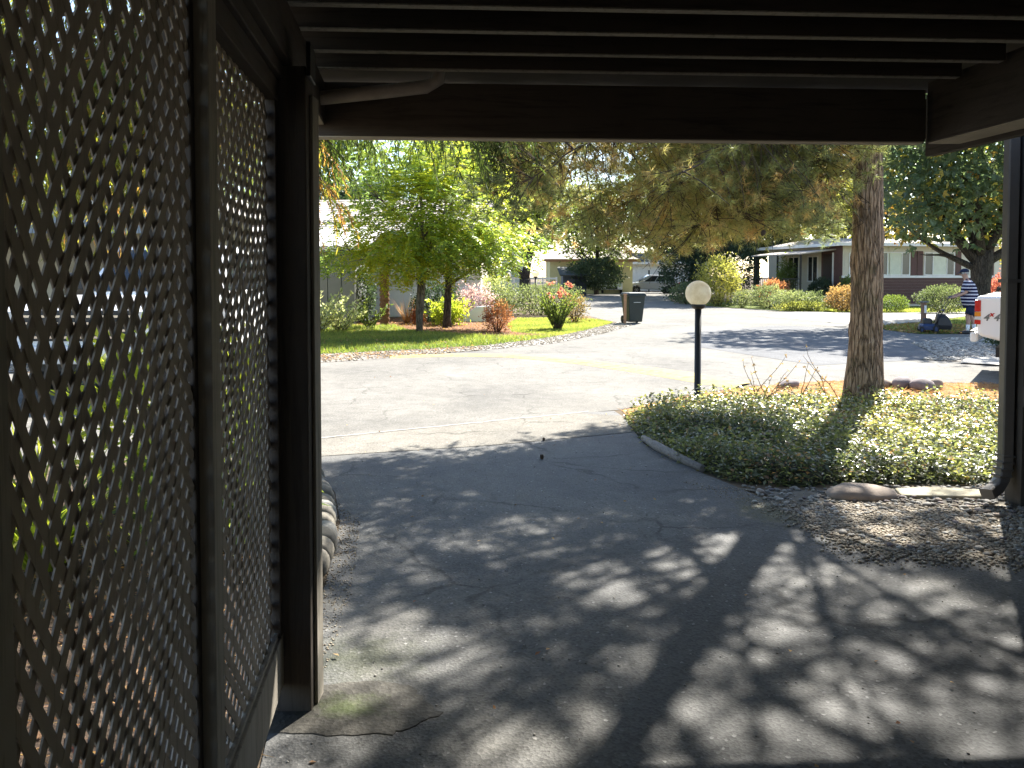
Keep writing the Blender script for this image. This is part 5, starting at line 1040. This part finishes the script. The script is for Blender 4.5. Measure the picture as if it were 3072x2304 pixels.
# neighbour patio cover seen through the lattice
nb = thing('patio_cover', 'neighbour patio cover with blue grey fascia behind the white truck', 'patio cover', (-11, 16, 0))
MB().box(-17, -6.6, 15.5, 15.6, 2.45, 3.0).build('fascia', M_BLUEG, nb); MB().hexa([(-17.2, 15.3, 3.02), (-6.4, 15.3, 3.02), (-6.4, 21, 3.02), (-17.2, 21, 3.02)], [(-17.2, 15.3, 3.10), (-6.4, 15.3, 3.10), (-6.4, 21, 3.6), (-17.2, 21, 3.6)]).build('roof', M_METR, nb)
for x in (-16.5, -11.5, -6.9): MB().box(x, x + 0.12, 15.62, 15.74, 0, 2.95).build('post', M_WPAINT, nb)
MB().box(-17, -7.0, 20.5, 20.7, 0.0, 3.0).build('wall', M_CREAM, nb); window(nb, (-12, 20.49), (1, 0), 2.0, 1.0, 2.2, 0.07, M_GLASS, (0.5,))
# far houses
def far_house(label, x0, x1, y, h, wall, roof, hip=1.2, dep=8):
    t = thing('far_house', label, 'house', ((x0 + x1) / 2, y, 0), group='houses beyond the far road'); MB().box(x0, x1, y, y + dep, 0, h).build('wall', wall, t)
    MB().hexa([(x0 - 0.5, y - 0.5, h), (x1 + 0.5, y - 0.5, h), (x1 + 0.5, y + dep + 0.5, h), (x0 - 0.5, y + dep + 0.5, h)], [(x0 + hip, y + dep * 0.4, h + 1.1), (x1 - hip, y + dep * 0.4, h + 1.1), (x1 - hip, y + dep * 0.6, h + 1.1), (x0 + hip, y + dep * 0.6, h + 1.1)]).build('roof', roof, t)
    MB().box(x0 - 0.5, x1 + 0.5, y - 0.56, y - 0.505, h - 0.22, h + 0.02).build('fascia', M_STAKE if wall == M_YWALL else M_WPAINT, t); return t
t = far_house('pale yellow house behind the dark lean-to shed', 3.3, 10.5, 67, 3.0, M_YWALL, M_HROOF)
window(t, (7.5, 66.99), (1, 0), 1.4, 1.0, 2.1, 0.08)
t = far_house('pale green white house left of the forked trunk', -6.5, 1.4, 74, 2.9, plain('mint_siding', (0.52, 0.56, 0.50), 0.7), M_DKROOF); window(t, (-3, 73.99), (1, 0), 1.6, 1.0, 2.1, 0.08)
t = far_house('white house behind the silver car', 11.4, 21.0, 82, 3.0, M_WPAINT, M_DKROOF)
for i in range(16): MB().box(11.5 + i * 0.58, 11.55 + i * 0.58, 81.96, 81.995, 0, 2.9).build('batten', M_WPAINT, t)
window(t, (15.5, 81.95), (1, 0), 1.6, 1.0, 2.1, 0.08)
ls = thing('lean_to_shed', 'small dark grey shed with sloping roof against the yellow house', 'shed', (4.8, 61, 0)); MB().box(4.05, 5.9, 61.0, 63.5, 0, 1.55).build('wall', plain('slate_boards', (0.09, 0.10, 0.12), 0.7), ls)
MB().hexa([(3.75, 60.5, 1.56), (6.2, 60.5, 1.56), (6.2, 63.8, 2.2), (3.75, 63.8, 2.2)], [(3.75, 60.5, 1.64), (6.2, 60.5, 1.64), (6.2, 63.8, 2.32), (3.75, 63.8, 2.32)]).build('roof', M_DKROOF, ls); MB().box(5.0, 5.85, 60.95, 60.995, 0.05, 1.5).build('door', plain('dark_slate_door', (0.045, 0.05, 0.065), 0.6), ls)
tb = thing('storage_box', 'black lidded storage box in front of the lean-to shed', 'box', (4.35, 59.8, 0)); MB().box(3.95, 4.85, 59.5, 60.1, 0, 0.8).build('body', M_BLACKP, tb, 0.02); MB().box(3.9, 4.9, 59.45, 60.15, 0.81, 0.9).build('lid', M_BLACKP, tb, 0.02)
for i, (x0, x1, lab) in enumerate([(-0.3, 0.55, 'white rail fence left of the forked trunk'), (1.1, 2.9, 'white rail fence right of the forked trunk')]):
    f = thing('rail_fence', lab, 'fence', (x0, 50, 0), group='white rail fences')
    for z in (0.75, 1.05, 1.35): MB().box(x0, x1, 50, 50.04, z, z + 0.11).build('rail', M_WPAINT, f)
    for x in np.linspace(x0, x1, 3): MB().box(x - 0.05, x + 0.05, 50.05, 50.15, 0, 1.5).build('post', M_WPAINT, f)
gp_ = thing('sign_post', 'slim dark green post beside the silver car', 'post', (13.0, 73, 0)); MB().box(12.93, 13.07, 73, 73.1, 0, 2.1).build('shaft', M_BIN, gp_)

# ------------------------------------------------------------------ vehicles (built facing local +Y)
def arc(cy, cz, r, a0, a1, n=9): return [(cy + r * math.cos(a), cz + r * math.sin(a)) for a in np.linspace(a0, a1, n)]
def wheels(t, ys, hw, r, k=1.0):
    for y in ys:
        for s in (-1, 1):
            w = MB().lathe([(r * 0.62, -0.11 * k), (r * 0.9, -0.115 * k), (r, -0.085 * k), (r, 0.085 * k), (r * 0.9, 0.115 * k), (r * 0.62, 0.11 * k)], (s * (hw - 0.13 * k), y, r), 28, 'X').build('wheel', M_TYRE, t)
            mb = MB().lathe([(r * 0.60, -0.1 * k), (r * 0.64, 0.1 * k)], (s * (hw - 0.13 * k), y, r), 24, 'X')
            for j in range(6):
                a = j * math.pi / 3; mb.beam((s * (hw - 0.02 * k), y, r), (s * (hw - 0.02 * k), y + math.cos(a) * r * 0.55, r + math.sin(a) * r * 0.55), 0.07 * k, 0.02)
            mb.build('rim', M_RIM, w)
def quadp(t, name, pts, mat, off): return MB().hexa(pts, [tuple(np.array(p) + np.array(off)) for p in pts]).build(name, mat, t)
def pickup(name, label, loc, rz, k, text=False):
    t = thing(name, label, 'pickup truck', loc, rz, group='white pickup trucks', world=False); S = lambda P: [(y * k, z * k) for y, z in P]; hw = 0.98 * k
    fw, rw, wr = 1.78, -1.80, 0.37
    prof = [(-2.80, 0.62), (-2.83, 0.95), (-2.82, 1.17), (-0.62, 1.18), (-0.58, 1.10), (1.10, 1.12), (2.40, 1.06), (2.66, 0.98), (2.76, 0.80), (2.76, 0.56), (2.55, 0.46)] + arc(fw, 0.40, 0.45, 0.1, math.pi - 0.1) + [(1.2, 0.42), (-1.2, 0.42)] + arc(rw, 0.42, 0.45, 0.1, math.pi - 0.1) + [(-2.35, 0.50)]
    MB().side(S(prof), -hw, hw).build('body', M_WHITE, t, 0.05 * k, 3)
    MB().box(-0.86 * k, 0.86 * k, -2.72 * k, -0.70 * k, 1.175 * k, 1.192 * k).build('bed_cover', M_BLACKP, t, 0.01)
    g0 = [(-0.93, -0.56), (0.93, -0.56), (0.93, 1.14), (-0.93, 1.14)]; g1 = [(-0.73, -0.42), (0.73, -0.42), (0.73, 0.48), (-0.73, 0.48)]
    MB().hexa([(x * k, y * k, 1.09 * k) for x, y in g0], [(x * k, y * k, 1.78 * k) for x, y in g1]).build('cab', M_WHITE, t, 0.06 * k, 3)
    def P(u, v, side):                       # a point on a cab side: u along, v up
        y0 = -0.56 + 1.70 * u; y1 = -0.42 + 0.90 * u; x = 0.93 + (0.73 - 0.93) * v; return (side * (x + 0.004) * k, (y0 + (y1 - y0) * v) * k, (1.09 + 0.69 * v) * k)
    for s in (-1, 1):
        quadp(t, 'side_window', [P(0.07, 0.12, s), P(0.40, 0.12, s), P(0.40, 0.86, s), P(0.10, 0.86, s)], M_GLASS, (s * 0.006, 0, 0)); quadp(t, 'side_window', [P(0.45, 0.12, s), P(0.90, 0.12, s), P(0.84, 0.86, s), P(0.45, 0.86, s)], M_GLASS, (s * 0.006, 0, 0))
        m = MB().box(min(s * 0.98, s * 1.20) * k, max(s * 0.98, s * 1.20) * k, 0.84 * k, 0.92 * k, 1.18 * k, 1.40 * k).build('mirror', M_BLACKP, t, 0.02)
        MB().box(min(s * 0.62, s * 0.95) * k, max(s * 0.62, s * 0.95) * k, 2.72 * k, 2.775 * k, 0.80 * k, 0.98 * k).build('headlight', M_WLENS, t, 0.01)
        MB().box(min(s * 0.982, s * 0.99) * k, max(s * 0.982, s * 0.99) * k, 0.10 * k, 0.24 * k, 1.0 * k, 1.03 * k).build('door_handle', M_BLACKP, t)
        L = thing_part = MB().box(min(s * 0.94, s * 0.99) * k, max(s * 0.94, s * 0.99) * k, -2.84 * k, -2.765 * k, 0.95 * k, 1.11 * k).build('tail_light', M_RED, t, 0.008)
        for z0, z1, mm in ((0.885, 0.945, M_AMBER), (0.84, 0.88, M_WLENS), (0.775, 0.835, M_RED)): MB().box(min(s * 0.94, s * 0.99) * k, max(s * 0.94, s * 0.99) * k, -2.84 * k, -2.765 * k, z0 * k, z1 * k).build('lens', mm, L, 0.004)
        mb = MB(); mb.tube([(s * 0.985 * k, y * k, z * k) for y, z in arc(rw, 0.42, 0.46, 0.05, math.pi - 0.05, 14)], 0.03 * k, 6); mb.build('wheel_arch', M_BLACKP, t)
    quadp(t, 'windshield', [(-0.80 * k, 1.075 * k, 1.16 * k), (0.80 * k, 1.075 * k, 1.16 * k), (0.66 * k, 0.575 * k, 1.70 * k), (-0.66 * k, 0.575 * k, 1.70 * k)], M_GLASS, (0, 0.012 * k, 0.012 * k))
    quadp(t, 'rear_window', [(-0.74 * k, -0.545 * k, 1.2 * k), (0.74 * k, -0.545 * k, 1.2 * k), (0.64 * k, -0.455 * k, 1.66 * k), (-0.64 * k, -0.455 * k, 1.66 * k)], M_GLASS, (0, -0.02 * k, 0))
    g = MB().box(-0.60 * k, 0.60 * k, 2.70 * k, 2.78 * k, 0.66 * k, 0.99 * k).build('grille', M_BLACKP, t, 0.01)
    for j in range(4): MB().box(-0.58 * k, 0.58 * k, 2.78 * k, 2.80 * k, (0.69 + 0.075 * j) * k, (0.715 + 0.075 * j) * k).build('grille_bar', M_CHROME, g)
    MB().box(-0.99 * k, 0.99 * k, 2.66 * k, 2.90 * k, 0.42 * k, 0.62 * k).build('front_bumper', M_WHITE, t, 0.04); MB().box(-0.90 * k, 0.90 * k, -2.90 * k, -2.80 * k, 0.52 * k, 0.66 * k).build('rear_bumper', M_CHROME if not text else M_WHITE, t, 0.03)
    MB().box(-0.88 * k, 0.88 * k, -2.90 * k, -2.84 * k, 0.661 * k, 0.675 * k).build('bumper_pad', M_BLACKP, t)
    MB().box(-0.7 * k, 0.7 * k, -2.6 * k, 2.5 * k, 0.30 * k, 0.44 * k).build('chassis', M_BLACKP, t)
    wheels(t, (fw * k, rw * k), hw, wr * k, k)
    if text:
        for ch, y, z, sz, mm in (('4', -2.735, 0.83, 0.13, M_GREY), ('x', -2.66, 0.89, 0.09, M_RED), ('4', -2.615, 0.83, 0.13, M_GREY)):
            c = bpy.data.curves.new('decal_text', 'FONT'); c.body = ch; c.size = sz * k; c.extrude = 0.002; c.shear = 0.25; c.offset = 0.004; c.materials.append(mm)
            to = bpy.data.objects.new('decal_text', c); me = bpy.data.meshes.new_from_object(to); bpy.data.objects.remove(to); me.materials.clear(); me.materials.append(mm); o = bpy.data.objects.new('decal', me); COL.objects.link(o); o.parent = t; o.location = (hw + 0.004, y * k, z * k); o.rotation_euler = (R(90), 0, R(90))
    return t
pickup('pickup_truck', 'white pickup truck with 4x4 decal parked at the right edge', (10.27, 10.84, 0), R(-126), 1.1, True)
pickup('pickup_truck', 'white pickup truck facing the lattice at the far left', (-5.45, 12.9, 0), R(180), 1.17)
def suv(name, label, loc, rz, mat):
    t = thing(name, label, 'car', loc, rz, group='cars parked across the far road', world=False)
    prof = [(-2.28, 0.45), (-2.32, 0.75), (-2.25, 1.02), (-1.0, 1.04), (0.8, 1.0), (1.55, 0.97), (2.15, 0.82), (2.30, 0.62), (2.28, 0.36)] + arc(1.45, 0.36, 0.38, 0.05, math.pi - 0.05) + [(-0.9, 0.30)] + arc(-1.35, 0.36, 0.38, 0.05, math.pi - 0.05)
    MB().side(prof, -0.92, 0.92).build('body', mat, t, 0.07, 3)
    MB().hexa([(-0.88, -2.22, 0.98), (0.88, -2.22, 0.98), (0.88, 1.30, 0.97), (-0.88, 1.30, 0.97)], [(-0.66, -1.80, 1.62), (0.66, -1.80, 1.62), (0.66, 0.28, 1.66), (-0.66, 0.28, 1.66)]).build('cabin', mat, t, 0.08, 3)
    def P(u, v, side): y0 = -2.22 + 3.52 * u; y1 = -1.80 + 2.08 * u; return (side * (0.88 - 0.22 * v + 0.006), y0 + (y1 - y0) * v, 0.98 + 0.66 * v)
    for s in (-1, 1):
        for u0, u1 in ((0.08, 0.30), (0.33, 0.58), (0.61, 0.88)): quadp(t, 'side_window', [P(u0, 0.14, s), P(u1, 0.14, s), P(u1 - (0.04 if u1 > 0.8 else 0), 0.84, s), P(u0, 0.84, s)], M_GLASS, (s * 0.006, 0, 0))
        MB().box(min(s * 0.5, s * 0.9), max(s * 0.5, s * 0.9), 2.16, 2.31, 0.64, 0.78).build('headlight', M_WLENS, t, 0.02); MB().box(min(s * 0.55, s * 0.9), max(s * 0.55, s * 0.9), -2.33, -2.24, 0.80, 0.98).build('tail_light', M_RED, t, 0.02)
        MB().box(min(s * 0.92, s * 1.06), max(s * 0.92, s * 1.06), 0.82, 0.92, 1.0, 1.14).build('mirror', mat, t, 0.02)
    quadp(t, 'windshield', [(-0.74, 1.235, 1.06), (0.74, 1.235, 1.06), (0.60, 0.38, 1.58), (-0.60, 0.38, 1.58)], M_GLASS, (0, 0.02, 0.02)); quadp(t, 'rear_window', [(-0.7, -2.20, 1.06), (0.7, -2.20, 1.06), (0.58, -1.85, 1.55), (-0.58, -1.85, 1.55)], M_GLASS, (0, -0.02, 0.01))
    MB().box(-0.5, 0.5, 2.24, 2.315, 0.42, 0.62).build('grille', M_BLACKP, t, 0.01); wheels(t, (1.45, -1.35), 0.92, 0.34, 0.9); return t
suv('parked_car', 'silver grey crossover car seen from its side beyond the bin', (12.4, 68.5, 0), R(90), M_SILVER)
suv('parked_car', 'white car facing the road left of the silver crossover', (8.9, 68.5, 0), R(172), M_WHITE)
suv('parked_car', 'dark silver car half hidden behind the round shrub', (9.9, 72.0, 0), R(185), M_SILVER)

# ------------------------------------------------------------------ man with a mower
MX, MY, MR = 12.55, 21.05, math.atan2(0.93, 0.36)   # faces (-0.93, 0.36)
man = thing('person', 'person in navy and white striped polo and cap pushing a mower', 'person', (MX, MY, 0.01), MR, world=False)
M_SKIN = plain('skin', (0.42, 0.25, 0.18), 0.6, 0.1, 8)
vs = []; es = []; rs = []
def jv(p, rad, link=None):
    vs.append(p); rs.append(rad); i = len(vs) - 1
    if link is not None: es.append((link, i))
    return i
pel = jv((0, -0.02, 0.92), 0.15); sp1 = jv((0, 0.0, 1.10), 0.17, pel); sp2 = jv((0, 0.04, 1.32), 0.15, sp1); nk = jv((0, 0.09, 1.47), 0.06, sp2); hd = jv((0, 0.14, 1.56), 0.075, nk); hd2 = jv((0, 0.165, 1.66), 0.088, hd); jv((0, 0.15, 1.72), 0.07, hd2)
for s in (-1, 1):
    sh_ = jv((s * 0.19, 0.05, 1.40), 0.06, sp2); el_ = jv((s * 0.27, 0.14, 1.13), 0.045, sh_); wr_ = jv((s * 0.24, 0.38, 1.01), 0.03, el_); pa = jv((s * 0.235, 0.45, 0.985), 0.033, wr_)
    for j, (dx, L) in enumerate(((-0.027, 0.065), (-0.009, 0.075), (0.009, 0.072), (0.027, 0.058))):
        k1 = jv((s * 0.235 + dx, 0.50, 0.985), 0.0095, pa); k2 = jv((s * 0.235 + dx, 0.50 + L * 0.4, 0.965), 0.009, k1); jv((s * 0.235 + dx, 0.49 + L * 0.35, 0.94), 0.008, k2)
    th = jv((s * 0.20, 0.46, 0.96), 0.011, pa); jv((s * 0.195, 0.49, 0.945), 0.009, th)
    yo = 0.10 if s < 0 else -0.10
    hp_ = jv((s * 0.10, -0.02, 0.86), 0.11, pel); kn = jv((s * 0.13, yo * 0.5 + 0.03, 0.50), 0.062, hp_); ca = jv((s * 0.135, yo * 0.8 - 0.02, 0.34), 0.058, kn); an = jv((s * 0.135, yo - 0.03, 0.10), 0.036, ca); jv((s * 0.145, yo + 0.10, 0.045), 0.034, an)
me = bpy.data.meshes.new('body'); me.from_pydata(vs, es, []); me.update()
body = link('body', me, M_SKIN, man); sk = body.modifiers.new('skin', 'SKIN'); sk.use_smooth_shade = True; sub = body.modifiers.new('sub', 'SUBSURF'); sub.levels = 1; sub.render_levels = 2
for i, d in enumerate(me.skin_vertices[0].data): d.radius = (rs[i], rs[i]); d.use_root = (i == 0)
def ell(cx, cy, z, rx, ry, n=20): return [(cx + rx * math.cos(a), cy + ry * math.sin(a), z) for a in np.linspace(0, 2 * math.pi, n, endpoint=False)]
M_STRIPE, nt, out = _nt('striped_polo'); v = coords(nt); sx = N(nt, 'SeparateXYZ'); nt.links.new(v, sx.inputs[0])
ml = N(nt, 'Math', operation='MULTIPLY'); ml.inputs[1].default_value = 11.0; nt.links.new(sx.outputs['Z'], ml.inputs[0]); fr = N(nt, 'Math', operation='FRACT'); nt.links.new(ml.outputs[0], fr.inputs[0])
princ(nt, out, ramp(nt, fr.outputs[0], [(0.0, (0.010, 0.012, 0.045)), (0.58, (0.55, 0.52, 0.58))], 'CONSTANT'), 0.85, 0.1)
M_NAVY = plain('navy_cloth', (0.012, 0.018, 0.045), 0.9, 0.2, 20)
shirt = MB().loft([ell(0, -0.01, 0.76, 0.235, 0.205), ell(0, 0.005, 0.86, 0.235, 0.21), ell(0, 0.02, 1.0, 0.24, 0.225), ell(0, 0.03, 1.15, 0.235, 0.20), ell(0, 0.035, 1.30, 0.235, 0.165), ell(0, 0.05, 1.40, 0.20, 0.125), ell(0, 0.075, 1.46, 0.095, 0.085), ell(0, 0.085, 1.50, 0.078, 0.076)]).build('shirt', M_STRIPE, man)
for s in (-1, 1): MB().tube([(s * 0.16, 0.05, 1.39), (s * 0.215, 0.075, 1.33), (s * 0.262, 0.13, 1.16)], [0.085, 0.085, 0.078], 14).build('sleeve', M_STRIPE, shirt)
sho = MB().loft([ell(0, -0.02, 0.70, 0.225, 0.19), ell(0, -0.02, 0.80, 0.228, 0.195), ell(0, -0.01, 0.90, 0.22, 0.195)]).build('shorts', M_NAVY, man)
for s in (-1, 1):
    yo = 0.10 if s < 0 else -0.10; MB().tube([(s * 0.105, -0.02, 0.80), (s * 0.12, yo * 0.3 - 0.01, 0.62), (s * 0.125, yo * 0.45, 0.52)], [0.12, 0.112, 0.108], 14).build('shorts_leg', M_NAVY, sho)
    MB().tube([(s * 0.135, yo * 0.9 - 0.025, 0.25), (s * 0.135, yo - 0.03, 0.13), (s * 0.137, yo - 0.02, 0.07)], [0.052, 0.043, 0.045], 12).build('sock', M_WPAINT, man)
    MB().loft([[(s * 0.14 + (x * 0.048), yo - 0.09 + y, z) for x, y in [(-0.7, 0), (0.7, 0), (1, 0.05), (1, 0.2), (0.6, 0.28), (-0.6, 0.28), (-1, 0.2), (-1, 0.05)]] for z in (0.0, 0.035)] + [[(s * 0.14 + (x * 0.044), yo - 0.085 + y, 0.085) for x, y in [(-0.7, 0), (0.7, 0), (1, 0.04), (1, 0.1), (0.6, 0.13), (-0.6, 0.13), (-1, 0.1), (-1, 0.04)]]]).build('shoe', M_BLACKP, man)
cap = MB().loft([ell(0, 0.155, 1.68, 0.101, 0.112), ell(0, 0.15, 1.715, 0.10, 0.11), ell(0, 0.145, 1.755, 0.078, 0.088), ell(0, 0.145, 1.78, 0.03, 0.035)]).build('cap', M_NAVY, man)
MB().loft([[(0.085 * math.cos(a), 0.235 + 0.11 * math.sin(a), z - 0.12 * math.sin(a) * 0.4) for a in np.linspace(0, math.pi, 9)] for z in (1.683, 1.693)]).build('cap_peak', M_NAVY, cap)
mb = MB(); mb.tube([(0, 0.235, 1.645), (0, 0.262, 1.615), (0, 0.24, 1.605)], [0.012, 0.017, 0.013], 8)
for s in (-1, 1): mb.lathe([(0.004, -0.012), (0.022, -0.004), (0.024, 0.006), (0.005, 0.012)], (s * 0.09, 0.145, 1.635), 10, 'X')
mb.build('nose_and_ears', M_SKIN, man); MB().box(-0.072, 0.072, 0.235, 0.25, 1.638, 1.668).build('eyeglasses', M_BLACKP, man, 0.004); MB().box(-0.03, 0.03, 0.222, 0.236, 1.575, 1.585).build('mouth', plain('lips', (0.30, 0.12, 0.10), 0.6), man)
MB().loft([ell(0, 0.145, 1.62, 0.088, 0.095), ell(0, 0.148, 1.678, 0.094, 0.102)]).build('hair', plain('grey_hair', (0.35, 0.33, 0.31), 0.9), man)
mw = thing('lawn_mower', 'blue and black lawn mower with its grass bag beside the man', 'lawn mower', (MX, MY, 0.01), MR, world=False)
MB().loft([[(x * w, 1.42 + y * l, z) for x, y in [(-0.8, -1), (0.8, -1), (1, -0.7), (1, 0.7), (0.6, 1), (-0.6, 1), (-1, 0.7), (-1, -0.7)]] for z, w, l in ((0.08, 0.25, 0.36), (0.20, 0.25, 0.36), (0.25, 0.20, 0.28))], False).build('deck', M_BLUE, mw, 0.01)
MB().loft([[(x * w, 1.45 + y * l, z) for x, y in [(-0.8, -1), (0.8, -1), (1, -0.7), (1, 0.7), (0.6, 1), (-0.6, 1), (-1, 0.7), (-1, -0.7)]] for z, w, l in ((0.25, 0.15, 0.20), (0.36, 0.14, 0.18), (0.40, 0.10, 0.13))], False).build('motor_cover', M_BLACKP, mw, 0.01)
for y, rr_ in ((1.14, 0.12), (1.70, 0.09)):
    for s in (-1, 1): w = MB().lathe([(rr_ * 0.7, -0.025), (rr_, -0.018), (rr_, 0.018), (rr_ * 0.7, 0.025)], (s * 0.27, y, rr_), 16, 'X').build('wheel', M_TYRE, mw); MB().lathe([(rr_ * 0.5, -0.027), (rr_ * 0.55, 0.027)], (s * 0.27, y, rr_), 12, 'X').build('hub', M_BLUE, w)
MB().loft([[(x * w, yc + y * l, z) for x, y in [(-0.9, -1), (0.9, -1), (1, -0.8), (1, 0.8), (0.9, 1), (-0.9, 1), (-1, 0.8), (-1, -0.8)]] for z, w, l, yc in ((0.10, 0.20, 0.27, 0.80), (0.22, 0.23, 0.31, 0.80), (0.42, 0.21, 0.24, 0.86), (0.52, 0.15, 0.14, 0.92))], False).build('grass_bag', M_BLACKP, mw, 0.02)
mb = MB()
for s in (-1, 1): mb.tube([(s * 0.22, 1.18, 0.22), (s * 0.235, 0.86, 0.62), (s * 0.235, 0.52, 0.98)], 0.014, 8)
mb.build('handle_frame', M_IRON, mw); MB().tube([(-0.245, 0.52, 0.98), (0.245, 0.52, 0.98)], 0.022, 10).build('grip', M_BLUE, mw); MB().tube([(-0.24, 0.85, 0.63), (0.24, 0.85, 0.63)], 0.03, 8).build('crossbar', M_BLUE, mw)
MB().box(-0.09, 0.09, 0.50, 0.62, 0.96, 1.02).build('control_box', M_BLUE, mw, 0.01)
mw.scale = (1.0, 0.62, 1.0); mw.location = (MX - 0.14 * 0.93, MY + 0.14 * 0.36, 0.01)
